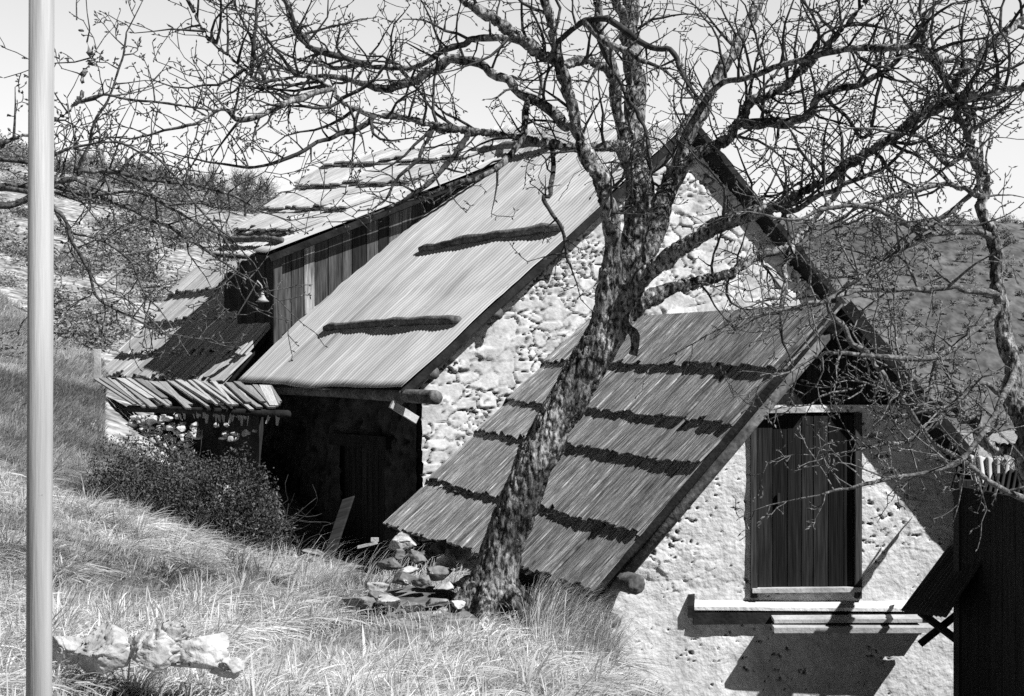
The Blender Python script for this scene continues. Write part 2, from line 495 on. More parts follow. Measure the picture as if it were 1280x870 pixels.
gx = axis_pts(-2, 30, 900, 300); gy = axis_pts(12, 34, 900, 340)
X, Y = np.meshgrid(gx, gy, indexing='ij')
Z = ground_z(X, Y)
I = np.arange(X.size).reshape(X.shape)
q = np.stack([I[:-1, :-1], I[1:, :-1], I[1:, 1:], I[:-1, 1:]], -1).reshape(-1, 4)
gmesh = mesh_obj('ground', np.stack([X, Y, Z], -1).reshape(-1, 3), q, M['soil'], smooth=True)
gmesh.data.materials.append(M['hill'])
cy_ = (Y[:-1, :-1]).ravel()
gmesh.data.polygons.foreach_set('material_index', (cy_ > 17.5).astype(np.int32))
tag(gmesh, 'grassy slope falling from the left down to the stone houses', kind='structure')

# far wooded mountain across the valley on the right
mx = np.linspace(-260, 620, 180); my = np.linspace(300, 800, 60)
X, Y = np.meshgrid(mx, my, indexing='ij')
rid = 76 + 8 * np.sin(X / 95 + 1.0) + 26 * fbm(X / 120, X * 0, 0, 4, 4)
rid = rid * np.clip((X + 120) / 200, 0.1, 1)
t = np.clip((Y - 300) / 260, 0, 1); t = t * t * (3 - 2 * t)
Z = -16 + rid * t + 1.2 * fbm(X / 12, Y / 40, 0, 8, 5) * t
I = np.arange(X.size).reshape(X.shape)
q = np.stack([I[:-1, :-1], I[1:, :-1], I[1:, 1:], I[:-1, 1:]], -1).reshape(-1, 4)
o = mesh_obj('mountain', np.stack([X, Y, Z], -1).reshape(-1, 3), q, M['far'], smooth=True)
tag(o, 'grey wooded mountainside across the valley on the right', kind='structure')

tx_ = rng.uniform(20, 330, 1700); ty_ = rng.uniform(330, 640, 1700)
ii = np.clip(np.searchsorted(mx, tx_), 0, len(mx) - 1); jj = np.clip(np.searchsorted(my, ty_), 0, len(my) - 1)
MTN = (tx_, ty_, Z[ii, jj])
# ---------------------------------------------------------------- main barn
gm = V(.819, .574, 0); rm = V(-.574, .819, 0)      # gable direction, ridge direction
E = V(-1.304, 15.85, -.205); HS = 4.578; RISE = 3.63; SL = RISE / HS
Pk = E + gm * HS + V(0, 0, RISE)
corner = V(-1.107, 16.35, 0)

barn = empty('stone_barn', (corner[0], corner[1], -2.4),
             'rubble stone barn with corrugated sheet roof and plank dormer behind the leaning tree', 'barn')

roofM = Patch(E, E + rm * 4.75 + V(0, 0, .03), Pk, Pk + rm * 4.75 + V(0, 0, .62))
corr = corrugated('corrugated_roof', roofM, 0, 1, 0, 1, M['zinc'], barn, amp=.0034, sag=.05, seed=2, sheets=3)
deck('roof_boarding', roofM, M['wood_dark'], barn, .004, 1, .004, 1, .03, -.03)
Er = Pk + gm * 4.5 - V(0, 0, SL * 4.5)
roofMR = Patch(Er, Er + rm * 10.5, Pk, Pk + rm * 10.5)
shakes('rear_slope_roof', roofMR, [0, .2, .4, .6, .8], M['shake'], barn, wid=(.12, .25), layers=1)
deck('roof_boarding', roofMR, M['wood_dark'], barn, .0, 1, .0, 1, .03, -.03)
# verges: pale sheet edge, dark bargeboard, rafter
nf = V(.574, -.819, 0)
barge('bargeboard', roofM.at(0, 0.0), roofM.at(0, 1.0), M['wood_dark'], barn, .085, .03, .012, nf)
barge('bargeboard', roofMR.at(0, 0.0), roofMR.at(0, 1.0), M['wood_dark'], barn, .09, .03, -.02, nf)
mb = MB(); a = roofM.at(.045, 0.02) - V(0, 0, .2); b = roofM.at(.045, 1) - V(0, 0, .2)
mb.tube([a, (a + b) / 2 + V(0, 0, .02), b], .075, 8, lump=.15); mb.build('rafter', M['log'], barn, True)
for v in (.1, .3, .52, .76):                        # purlin ends poking out under the verge
    p = roofM.at(0, v) - V(0, 0, .17) + nf * .02
    mb = MB(); mb.tube([p, p + rm * .8], [.075, .08], 10, lump=.1); mb.build('purlin', M['log'], barn, True)

# gable wall, relief rubble
o0 = corner.copy()
def in_gable(s, z):
    top = E[2] + SL * (s + .45) - .12
    top2 = Pk[2] - SL * (s + .45 - HS) - .12
    return (z < np.minimum(top, top2))
gw = stone_wall('gable_wall', o0, gm, 8.4, -3.4, 3.5, M['stone'], barn, in_gable, res=.018, depth=.075, sx=.31, sz=.155, seed=21, dark=.5, joint=.13)
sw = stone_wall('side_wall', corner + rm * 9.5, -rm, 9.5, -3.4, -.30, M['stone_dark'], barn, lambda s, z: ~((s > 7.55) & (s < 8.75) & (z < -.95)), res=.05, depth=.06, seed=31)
# masonry core behind the relief
inn = -nf * .12
c0 = corner + gm * .04
pts = [c0 + V(0, 0, -3.4), c0 + V(0, 0, -.3), c0 + gm * (HS - .49) + V(0, 0, Pk[2] - .3), c0 + gm * 8.3 + V(0, 0, -.25), c0 + gm * 8.3 + V(0, 0, -3.4)]
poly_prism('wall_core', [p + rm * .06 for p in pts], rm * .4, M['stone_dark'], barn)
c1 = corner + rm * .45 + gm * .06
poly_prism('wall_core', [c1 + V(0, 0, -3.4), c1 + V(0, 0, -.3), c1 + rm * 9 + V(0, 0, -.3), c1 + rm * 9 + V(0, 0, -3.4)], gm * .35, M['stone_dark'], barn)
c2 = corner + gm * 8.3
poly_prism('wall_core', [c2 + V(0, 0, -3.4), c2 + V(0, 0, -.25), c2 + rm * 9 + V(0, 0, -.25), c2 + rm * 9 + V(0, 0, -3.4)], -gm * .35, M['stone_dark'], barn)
# quoin edge roughness at the corner is part of the wall relief; dark doorway in the side wall
dr = corner + rm * 1.35 - gm * .0
mb = MB()
for i in range(8):
    mb.box(dr + rm * (-.55 + i * .155) + gm * .04 + V(0, 0, -1.75), rm * .07, gm * .02, V(0, 0, .8), random.uniform(.6, 1.3))
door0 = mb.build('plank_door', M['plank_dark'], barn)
mb = MB(); mb.box(dr - gm * .05 + V(0, 0, -.88), rm * .75, gm * .08, V(0, 0, .08)); mb.build('lintel', M['wood_dark'], barn)

# eave beam and strut
mb = MB(); a = P(322, 487, 19.3); b = P(546, 497, 15.35)
mb.tube([a, a * .5 + b * .5 + V(0, 0, .015), b + unit(a - b) * .05, b], [.055, .07, .085, .08], 10, lump=.08)
mb.build('eave_beam', M['log'], barn, True)
mb = MB(); a = P(489, 505, 15.9); b = P(521, 525, 16.1)
mb.box((a + b) / 2, (b - a) / 2, nf * .02, unit(np.cross(b - a, nf)) * .045); mb.build('strut', M['board_pale'], barn)

# dormer: plank wall standing on the roof, low pitched roof over it
F0 = V(-3.588, 20.0, 1.729); F2 = V(.62, 21.04, 3.55)
G0 = P(266, 314, 22.2); G1 = P(428, 191, 23.74)
roofD = Patch(F0, G0, F2, G1)
corrugated('dormer_sheet_roof', roofD, 0, .26, 0, 1, M['zinc'], barn, amp=.012, sag=.02, seed=5, sheets=2, lift=.03)
shakes('dormer_shake_roof', roofD, [.16, .36, .60, .82], M['shake_pale'], barn, u0=.2, u1=1., wid=(.12, .2), step=.10, jag=.14, layers=2, seed=9, th=.03)
corrugated('dormer_sheet_roof', roofD, .26, 1, -.02, .25, M['zinc'], barn, amp=.012, sag=.02, seed=6, lift=.0)
deck('roof_boarding', roofD, M['wood_dark'], barn, .01, .99, .01, .99, .03, -.03)
barge('bargeboard', roofD.at(0, 0.), roofD.at(0, .78), M['wood_dark'], barn, .1, .03, .015, V(.24, -.97, 0))
barge('eave_board', roofD.at(0, 0.01), roofD.at(1, .01), M['wood_dark'], barn, .08, .03, .03, V(-.8, -.4, 0))
G2 = F2 + gm * 3.6 - V(0, 0, 2.9); G3 = G1 + gm * 3.6 - V(0, 0, 2.9)
roofDR = Patch(G2, G3, F2, G1)
shakes('dormer_back_roof', roofDR, [0, .25, .5, .75], M['shake'], barn, wid=(.12, .25), layers=1)

def roof_z(p):
    u = np.dot(p[:2] - E[:2], gm[:2]); k = np.dot(p[:2] - E[:2], rm[:2])
    return E[2] + SL * u + .62 * (u / HS) * (k / 4.75)
W0 = V(-3.44, 20.22, 0); wd = unit(V(2.72, .80, 0)); WL = 3.0
mb = MB(); s = 0.0; k = 0
rdp = random.Random(4)
wn = V(wd[1], -wd[0], 0)
while s < WL:
    w = rdp.uniform(.13, .24)
    w = min(w, WL - s + .001)
    tone = rdp.choice([.6, 1.2, 1.8, 2.6, .8, 3.4]);
    if k == 2: tone = 9.0
    if k in (0, ): tone = 2.4
    if s > WL - .5: tone = rdp.choice([2.0, 4.5])
    qs = []
    for ss in (s + .006, s + w - .006):
        p = W0 + wd * ss
        zb = roof_z(p) + .01 + rdp.uniform(-.03, .05)
        fr = (ss + .1) / 4.34
        zt = F0[2] + (F2[2] - F0[2]) * fr - .08
        qs.append((p, zb, zt))
    off = wn * rdp.uniform(0, .02)
    if qs[0][2] - qs[0][1] > .05:
        (p, zb, zt), (p2, zb2, zt2) = qs
        lo = [p + off + V(0, 0, zb), p2 + off + V(0, 0, zb2), p2 + off + V(0, 0, zt2), p + off + V(0, 0, zt)]
        ub = rdp.random() * 10
        uv = [(ub, zb), (ub + w, zb2), (ub + w, zt2), (ub, zt)]
        mb.hexa([x - wn * .025 for x in lo], lo, tone, uv * 2)
    s += w; k += 1
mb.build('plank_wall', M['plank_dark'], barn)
mb = MB()
for i in range(9):                                  # side of the dormer, facing left
    p = W0 + rm * (i + .5) * .17 - gm * (.0 + random.random() * .01)
    mb.box(p + V(0, 0, .82), rm * .08, gm * .0125, V(0, 0, .9 + .003 * i), random.uniform(.4, 1.0))
mb.build('plank_wall', M['plank_dark'], barn)
mb = MB(); p = W0 + wn * .04 - wd * .05; mb.box(p + V(0, 0, .95), wd * .06, wn * .06, V(0, 0, .85), 2.0); mb.build('corner_post', M['plank_dark'], barn)
# blocking behind the dormer wall
i0 = W0 + wd * .1 + rm * .15
poly_prism('dormer_core', [i0 + V(0, 0, .2), i0 + V(0, 0, 1.6), i0 + wd * 3.3 + V(0, 0, 3.0), i0 + wd * 3.3 + V(0, 0, 2.4)], rm * 2.2, M['wood_dark'], barn)
# white flashing board where dormer meets the roof
p = W0 + wd * 3.12 + wn * .05
mb = MB(); z = roof_z(p); mb.hexa([p + V(0, 0, z - .02), p + wd * .42 + V(0, 0, roof_z(p + wd * .42) - .0), p + wd * .42 + V(0, 0, roof_z(p + wd * .42) + .05), p + V(0, 0, z + .26)],
        [p + wn * .02 + V(0, 0, z - .02), p + wn * .02 + wd * .42 + V(0, 0, roof_z(p + wd * .42) - .0), p + wn * .02 + wd * .42 + V(0, 0, roof_z(p + wd * .42) + .05), p + wn * .02 + V(0, 0, z + .26)])
mb.build('flashing_board', M['board_pale'], barn)

# lower shingled slope behind, running down to the ground on the left
L0 = E + rm * 5.1 + V(0, 0, -.02); L1 = V(-7.45, 24.6, -.12)
roofL = Patch(L0, L1, L0 + gm * 1.82 + V(0, 0, 2.2), V(-5.96, 25.64, 1.96))
shakes('lower_shake_roof', roofL, [0, .19, .46, .72], M['shake_pale'], barn, wid=(.10, .2), step=.10, jag=.14, layers=2, seed=19, th=.03, urow=.05)
deck('roof_boarding', roofL, M['wood_dark'], barn, .0, .99, .0, 1, .03, -.03)
q = roofL.at(1, 0) ; r_ = roofL.at(1, 1)
poly_prism('end_wall', [q + V(.1, 0, -1.2), q + V(.1, 0, -.1), r_ + V(0, 0, -.12), r_ + V(3.5, 2.4, 1.4), r_ + V(3.5, 2.4, -3)], V(.3, -.3, 0), M['stone_dark'], barn)

# logs weighing the sheets down
def log(name, a, b, r0, r1, label, seg=16, bend=.03):
    a = np.asarray(a); b = np.asarray(b); mb = MB()
    pts = []; rs = []
    for i in range(seg + 1):
        t = i / seg
        p = a + (b - a) * t + V(0, 0, bend * math.sin(t * math.pi)) + V(*[random.uniform(-.014, .014) for _ in range(3)])
        pts.append(p); rs.append((r0 + (r1 - r0) * t) * random.uniform(.9, 1.1) * (.85 if i in (0, seg) else 1))
    mb.tube(pts, rs, 12, lump=.22)
    o = mb.build(name, M['log'], None, True)
    return tag(o, label, 'log', 'logs weighing down the sheet roofs')

def on_roof(pt, px, py, lift):
    """point of a roof under a sight line of the survey"""
    U, W = np.meshgrid(np.linspace(0, 1, 240), np.linspace(0, 1, 240), indexing='ij')
    q = pt.at(U, W)
    e = (q[..., 0] / q[..., 1] * FPX + CX - px) ** 2 + (CY - q[..., 2] / q[..., 1] * FPX - py) ** 2
    i = np.unravel_index(np.argmin(e), e.shape)
    return q[i] + pt.n(U[i], W[i]) * lift

log('roof_log', on_roof(roofM, 408, 414, .05), on_roof(roofM, 575, 404, .05), .05, .058, 'lowest bark covered log lying across the corrugated roof just above its eave')
log('roof_log', on_roof(roofM, 527, 315, .05), on_roof(roofM, 703, 287, .05), .052, .06, 'log lying halfway up the corrugated roof, ending at the gable edge')
log('roof_log', on_roof(roofM, 586, 199, .10), on_roof(roofM, 694, 184, .10), .055, .06, 'topmost log lying near the ridge behind the tree limbs')
log('roof_log', roofD.at(.06, .06) + V(0, 0, .10), roofD.at(.92, .05) + V(0, 0, .09), .05, .055, 'short dark log along the eave of the plank dormer')

# hanging bell lamp on a wire
lp = P(328, 373, 19.9)
lamp = empty('hanging_lamp', lp, 'small white bell shaped lamp hung from a wire beside the dark dormer wall', 'lamp')
mb = MB()
prof = [(.012, .16), (.02, .15), (.03, .09), (.06, .04), (.105, 0.0), (.095, .004), (.05, .04)]
n = 16; vs = []; fs = []
for r, z in prof:
    for k in range(n): vs.append(lp + V(r * math.cos(2 * math.pi * k / n), r * math.sin(2 * math.pi * k / n), z - .05))
for i in range(len(prof) - 1):
    for k in range(n): fs.append((i * n + k, i * n + (k + 1) % n, (i + 1) * n + (k + 1) % n, (i + 1) * n + k))
mb.add(vs, fs); mb.build('lamp_shade', M['white'], lamp, True)
mb = MB(); mb.tube([P(328, 362, 19.9), P(327, 357, 19.9), P(322, 351, 19.9), P(310, 372, 20.2), P(298, 392, 20.6)], .010, 6)
mb.build('lamp_wire', M['white'], lamp)

# ---------------------------------------------------------------- annex with the shake roof
A = V(.741, 12.0, -1.955); B = P(482, 660, 16.0); C = V(2.93, 12.13, .607); D = P(735, 400, 17.83)
annex = empty('stone_annex', (2.6, 12.4, -3.4), 'low stone annex with steep shake roof and dark plank door below the big gable', 'annex')
roofA = Patch(A, B, C, D)
rowsA = [0, .195, .425, .57, .765]
shakes('shake_roof', roofA, rowsA, M['shake'], annex, wid=(.05, .15), step=.06, th=.02, jag=.04, layers=2, seed=33, tones=(.85, 1.45), urow=.035)
deck('roof_boarding', roofA, M['wood_dark'], annex, .003, 1, .0, 1, .03, -.03)
Ar = C + V(2.2, .13, -2.58)
roofAR = Patch(Ar, Ar + V(-1.9, 5.7, .1), C + V(0.06, 0, 0), D + V(.06, 0, 0))
shakes('far_shake_roof', roofAR, rowsA, M['shake'], annex, wid=(.1, .2), step=.07, layers=1, seed=35)
deck('roof_boarding', roofAR, M['wood_dark'], annex, .0, 1, .0, 1, .04, -.03)
barge('bargeboard', roofA.at(0, -.01), roofA.at(0, 1.0), M['wood_dark'], annex, .05, .03, -.03, V(0, -1, 0), seg=5)
barge('bargeboard', roofAR.at(0, 0), roofAR.at(0, 1.0), M['wood_dark'], annex, .11, .03, -.04, V(0, -1, 0), seg=5)
mb = MB(); a = roofA.at(.02, -.02) - V(-.06, 0, .14); b = roofA.at(.02, .99) - V(-.06, 0, .14)
mb.tube([a, (a + b) / 2, b], .055, 8, lump=.1); mb.build('rafter', M['log'], annex, True)
rd_ = unit(B - A) * V(1, 1, 0)
for (px, py, r) in ((797, 731, .095), (770, 777, .065)):
    p = P(px, py, 11.92); mb = MB(); mb.tube([p, p + rd_ * .03, p + rd_ * 1.6], [r * .85, r, r], 12, lump=.08); mb.build('beam', M['log'], annex, True)
p = roofA.at(.02, .99) - V(0, 0, .16); mb = MB(); mb.tube([p + V(.03, -.05, 0), p + unit(D - C) * 2], .09, 10, lump=.1); mb.build('ridge_beam', M['log'], annex, True)

ga = unit(V(1, .06, 0)); wa = V(.86, 12.29, 0)
def in_annex(s, z):
    x = s * ga[0] + wa[0]
    tl = A[2] + (x - A[0]) * (C[2] - A[2]) / (C[0] - A[0]) - .13
    tr = C[2] - (x - C[0]) * 2.58 / 2.2 - .12
    hole = ((x > 2.19) & (x < 3.15) & (z > -1.98) & (z < -.37)) | ((z > -.30) & (x > 2.1))
    return (z < np.minimum(tl, tr)) & ~hole
def cov(S, Z):
    return np.clip((-1.75 - Z) * 4 + .15, 0, 1.2) + .1
stone_wall('front_wall', wa, ga, 4.6, -4.2, .6, M['plaster'], annex, in_annex, res=.018, depth=.05, sx=.17, sz=.10, seed=51, dark=.8, cover=cov)  if False else None
def plaster_wall():
    a = ga; out = np.array([a[1], -a[0], 0.0]); L = 4.3; z0, z1 = -3.6, -.2; res = .011
    nx = int(L / res); nz = int((z1 - z0) / res)
    S, Z = np.meshgrid(np.linspace(0, L, nx), np.linspace(z0, z1, nz), indexing='ij')
    j2, i2, k2, g2 = cells(S, Z, .15, .09, 77)
    st = np.clip(j2 / .08, 0, 1) ** .5 * (.45 + .5 * i2 + g2 * .5)
    c = np.clip((fbm(S * .9, Z * .9, 3, 70, 4) * 2.0 + np.clip((-1.95 - Z) * 5, 0, 1.2) + 1.0 - .34 * np.clip((1.1 - S) / .6, 0, 1) * (Z > -2.0)), 0, 1)
    pit = np.clip((fbm(S * 20 + Z * 6, Z * 34, 9, 71, 3) - .205 - .07 * np.clip((-1.9 - Z) * 6, 0, 1) + .35 * fbm(S * 2, Z * 2, 6, 75, 3)) * 14, 0, 1)          # knocked out pits
    h = st * (1 - c) + c * .72 + fbm(S * 6, Z * 6, 0, 72, 4) * .5 - pit * (.9 * (1 - c) + .7 * c)
    tone = (.86 + .2 * k2) * (1 - c) + c * (1 + .25 * fbm(S * 2, Z * 2, 4, 73, 4))
    tone = tone * (1 - .75 * pit)
    # rising damp and grime low on the wall
    dm = np.clip(fbm(S * 3, Z * 1.2, 4, 79, 4) * 3, 0, 1) * np.clip((-2.2 - Z) * 1.5, 0, 1)
    tone = tone * (1 - .35 * dm)
    top = wa + S[..., None] * a + Z[..., None] * V(0, 0, 1) + out * (h * .055)[..., None]
    I = np.arange(nx * nz).reshape(nx, nz)
    q = np.stack([I[:-1, :-1], I[1:, :-1], I[1:, 1:], I[:-1, 1:]], -1).reshape(-1, 4)
    keep = in_annex((S[:-1, :-1] + S[1:, 1:]).ravel() / 2, (Z[:-1, :-1] + Z[1:, 1:]).ravel() / 2)
    q = q[keep]; used = np.unique(q); mp = -np.ones(nx * nz, int); mp[used] = np.arange(len(used))
    mesh_obj('front_wall', top.reshape(-1, 3)[used], mp[q], M['plaster'], annex, True, tone=tone.ravel()[used])
plaster_wall()
mb = MB()                                            # side wall under the low eave, and the right one
a = V(.9, 12.32, 0); b = V(-1.0, 16.3, 0)
mb.hexa([a + V(0, 0, -4.2), a + V(.35, 0, -4.2), b + V(.35, 0, -4.2), b + V(0, 0, -4.2)], [a + V(0, 0, -1.85), a + V(.35, 0, -1.5), b + V(.35, 0, -1.5), b + V(0, 0, -1.85)], .8)
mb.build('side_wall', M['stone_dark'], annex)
mb = MB(); a = V(4.75, 12.6, 0); b = V(3.2, 18, 0)
mb.hexa([a + V(0, 0, -5), a + V(.35, 0, -5), b + V(.35, 0, -5), b + V(0, 0, -5)], [a + V(0, 0, -1.7), a + V(.35, 0, -2.0), b + V(.35, 0, -2.0), b + V(0, 0, -1.7)], .8)
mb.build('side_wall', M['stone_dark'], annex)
mb = MB(); a = wa + V(.02, .10, 0)                    # core behind front wall (below the door)
mb.box(wa + ga * 2.0 + V(0, .22, -3.1), ga * 1.95, V(0, .1, 0), V(0, 0, 1.1), .8); mb.build('wall_core', M['stone_dark'], annex)

# dark boards closing the gable above the door
mb = MB(); x = 2.08; rdd = random.Random(61)
while x < 3.75:
    w = rdd.uniform(.11, .19)
    zt = lambda q: min(A[2] + (q - A[0]) * (C[2] - A[2]) / (C[0] - A[0]), C[2] - (q - C[0]) * 2.58 / 2.2) - .10
    o_ = -.02 + rdd.uniform(0, .015); q0, q1 = x + .004, x + w - .004
    f = lambda q, z, e: wa + ga * ((q - wa[0]) / ga[0]) + V(0, -e, z)
    if min(zt(q0), zt(q1)) > -.3:
        mb.hexa([f(q0, -.33, o_ - .03), f(q1, -.33, o_ - .03), f(q1, zt(q1), o_ - .03), f(q0, zt(q0), o_ - .03)], [f(q0, -.33, o_), f(q1, -.33, o_), f(q1, zt(q1), o_), f(q0, zt(q0), o_)], rdd.uniform(.4, 1.1), [(q0, 0), (q1, 0), (q1, 1), (q0, 1)] * 2)
    x += w
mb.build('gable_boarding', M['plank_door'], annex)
# plank door
dz0, dz1 = -1.97, -.38; dx0, dx1 = 2.20, 3.14
def wp(x, z, off):                                   # point on the front wall, off metres in front of it
    return wa + ga * ((x - wa[0]) / ga[0]) + V(0, -off, z)
door = None
mb = MB(); x = dx0 + .03; rdd = random.Random(6)
while x < dx1 - .04:
    w = min(rdd.uniform(.09, .15), dx1 - .03 - x)
    mb.box(wp(x + w / 2, (dz0 + dz1) / 2, .01 + rdd.uniform(0, .008)), ga * (w / 2 - .004), V(0, .012, 0), V(0, 0, (dz1 - dz0) / 2 - .02), rdd.choice([.3, .4, .6, 1.0]))
    x += w
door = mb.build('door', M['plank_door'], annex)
mb = MB(); mb.box(wp(2.42, -1.15, .045), ga * .012, V(0, .012, 0), V(0, 0, .05)); mb.build('handle', M['black_iron'], door)
for xx in (dx0 - .01, dx1 + .01):
    mb = MB(); mb.box(wp(xx, (dz0 + dz1) / 2 - .04, .04), ga * .03, V(0, .035, 0), V(0, 0, (dz1 - dz0) / 2 + .05), 2.2); mb.build('door_jamb', M['plank_door'], annex)
mb = MB(); mb.box(wp(2.42, dz1 + .035, .05), ga * .24, V(0, .05, 0), V(0, 0, .025)); mb.build('lintel_board', M['board_pale'], annex)
mb = MB(); mb.box(wp(2.67, dz0 - .005, .05), ga * .5, V(0, .05, 0), V(0, 0, .02)); mb.build('door_sill', M['board_pale'], annex)

# little canopy under the door
can = empty('canopy', wp(2.8, -2.2, .1), 'narrow limewashed canopy with loose boards on it, under the plank door', 'canopy')
mb = MB()
def cp(px, py, off):
    y = 12.3 - off
    return P(px, py, y)
a0, a1 = wp(1.62, -2.03, 0.0), wp(3.84, -2.06, 0.0)
b0, b1 = wp(1.60, -2.11, .11), wp(3.86, -2.15, .11)
dn = V(0, 0, -.03)
mb.hexa([a0 + dn, a1 + dn, b1 + dn, b0 + dn], [a0, a1, b1, b0]); mb.build('slab', M['plaster'], can)
mb = MB(); mb.hexa([b0 + V(-.02, 0, -.1), a0 + V(-.02, 0, -.1), a0 + V(.04, 0, -.1), b0 + V(.04, 0, -.1)], [b0 + V(-.02, 0, .01), a0 + V(-.02, 0, .08), a0 + V(.04, 0, .08), b0 + V(.04, 0, .01)]); mb.build('end_board', M['wood_dark'], can)
mb = MB(); m_ = (b0 + b1) / 2 + V(0, .03, -.09); mb.box(m_, ga * 1.1, V(0, .02, 0), V(0, 0, .055)); mb.build('fascia', M['wood_dark'], can)
mb = MB()
p = wp(3.08, -2.26, .1); mb.box(p, ga * .72, V(0, .10, 0), V(0, 0, .03)); mb.build('shelf', M['wood_dark'], can)
for (pa, pb, z, t) in (((966, 774, 12.20), (1150, 773, 12.22), .0, .016), ((966, 785, 12.12), (1166, 785, 12.16), .0, .024)):
    a = P(*pa); b = P(*pb); mb = MB(); mb.box((a + b) / 2, (b - a) / 2, V(0, .07, .008), V(0, 0, t))
    ob = mb.build('loose_board', M['board_pale'], None)
    tag(ob, 'upper pale loose board lying on the canopy under the door' if t < .02 else 'thicker front board lying along the canopy edge under the door', 'board')

# ---------------------------------------------------------------- small shed at the right edge
shed = empty('timber_shed', (4.2, 10.5, -3.6), 'dark timber shed with corrugated iron roof at the right edge', 'shed')
mb = MB(); a = V(3.72, 11.35, 0); b = V(4.15, 8.0, 0); d = unit(b - a); sn = V(-d[1], d[0], 0)
if sn[0] > 0: sn = -sn
k = 0; s = 0
while s < 3.4:
    mb.box(a + d * (s + .1) + V(0, 0, -2.7), d * .097, sn * .015, V(0, 0, 1.75), random.uniform(.3, .8)); s += .2
mb.build('plank_wall', M['plank_dark'], shed)
mb = MB(); mb.box(a + V(.05, -.02, -2.7), V(.07, 0, 0), V(0, .07, 0), V(0, 0, 1.8), .6); mb.build('corner_post', M['plank_dark'], shed)
mb = MB(); mb.box(V(5.2, 11.4, -2.7), V(1.45, 0, 0), V(0, .02, 0), V(0, 0, 1.7), .5); mb.build('back_wall', M['plank_dark'], shed)
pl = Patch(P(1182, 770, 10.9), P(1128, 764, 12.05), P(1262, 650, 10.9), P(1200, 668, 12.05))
corrugated('lean_to_sheet', pl, 0, 1, 0, 1, M['sheet_shade'], shed, pitch=.1, amp=.018, seed=8)  # shadow side put into the sheet's colour
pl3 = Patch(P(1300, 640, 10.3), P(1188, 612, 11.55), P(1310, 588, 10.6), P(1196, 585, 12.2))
corrugated('sheet_roof', pl3, 0, 1, 0, 1, M['sheet_shade'], shed, seed=19)  # roof round the sunlit sheet, its shade put into the colour
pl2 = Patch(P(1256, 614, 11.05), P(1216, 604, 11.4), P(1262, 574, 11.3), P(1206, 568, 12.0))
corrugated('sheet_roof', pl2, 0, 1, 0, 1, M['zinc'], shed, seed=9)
mb = MB(); mb.tube([P(1200, 765, 11.8), P(1150, 805, 11.9)], .035, 6); mb.tube([P(1150, 765, 11.9), P(1212, 812, 11.5)], .035, 6); mb.build('brace', M['wood_dark'], shed)

# ---------------------------------------------------------------- low plank lean-to on the left
lean = empty('lean_to', (-4.5, 19, -1.4), 'low plank roofed lean-to against the barn above the bush', 'lean-to')
pp = Patch(P(118, 475, 22.0), P(340, 486, 18.6), P(165, 508, 19.6), P(362, 514, 17.1))
mb = MB(); rdl = random.Random(12); u = 0.
while u < 1:
    w = rdl.uniform(.07, .30) / pp.lu; ue = min(1, u + w)
    for ly in (0, 1):
        v1 = 1 + rdl.uniform(-.28, .08); tw = rdl.uniform(-.05, .05); hh = .015 + .03 * ly + rdl.uniform(0, .035)
        q = [(u, -.02), (ue - .006, -.02), (ue - .006 + tw, v1), (u + .006 + tw, v1)]
        n = V(0, 0, 1)
        up = [pp.at(a_, b_) + n * hh for a_, b_ in q]; lo = [x - n * .025 for x in up]
        ub = rdl.random() * 10
        mb.hexa(lo, up, rdl.uniform(.4, 1.1), [(ub, 0), (ub + .2, 0), (ub + .2, 1.5), (ub, 1.5)] * 2)
        if rdl.random() < .5: break
    u = ue
mb.build('plank_roof', M['shake_pale'], lean)
mb = MB(); mb.tube([pp.at(0, .93) - V(0, 0, .06), pp.at(1, .93) - V(0, 0, .06)], .05, 8, lump=.1); mb.build('beam', M['wood_dark'], lean, True)
for u in (.3,):
    p = pp.at(u, .5) - V(0, 0, .08); mb = MB(); mb.tube([p, V(p[0], p[1], float(ground_z(p[0], p[1])) - .15)], .05, 8, lump=.1); mb.build('post', M['wood_dark'], lean, True)
# bark strips hanging from the front edge
mb = MB()
for i in range(26):
    u = rdl.uniform(.25, .95); p = pp.at(u, .96) - V(0, 0, .05); l_ = rdl.uniform(.05, .18); w = rdl.uniform(.01, .035)
    q = p + V(rdl.uniform(-.05, .05), rdl.uniform(-.03, .03), -l_)
    mb = MB(); mb.hexa([p + V(-w, 0, 0), p + V(w, 0, 0), q + V(w * .4, 0, 0), q + V(-w * .4, 0, 0)], [p + V(-w, .008, 0), p + V(w, .008, 0), q + V(w * .4, .008, 0), q + V(-w * .4, .008, 0)]); mb.build('bark_strip', M['shake_pale'], lean)

# thin pole running left from the barn's eave, short white board by the roof end
mb = MB(); mb.tube([P(20, 490, 22.5), P(66, 483, 22.5), P(119, 475, 22.3)], .035, 7, lump=.1)
tag(mb.build('wooden_pole', M['log'], None, True), 'thin dark pole running out left from the lean-to corner', 'pole')
a = P(122, 474, 22.6); b = P(122, 436, 22.6)
mb = MB(); mb.box((a + b) / 2 + V(0, 0, -.05), V(.055, 0, 0), V(0, .015, 0), V(0, 0, (b[2] - a[2]) / 2 + .05))
tag(mb.build('upright_board', M['board_pale'], None), 'short pale board standing upright at the left end of the low shake roof', 'board')

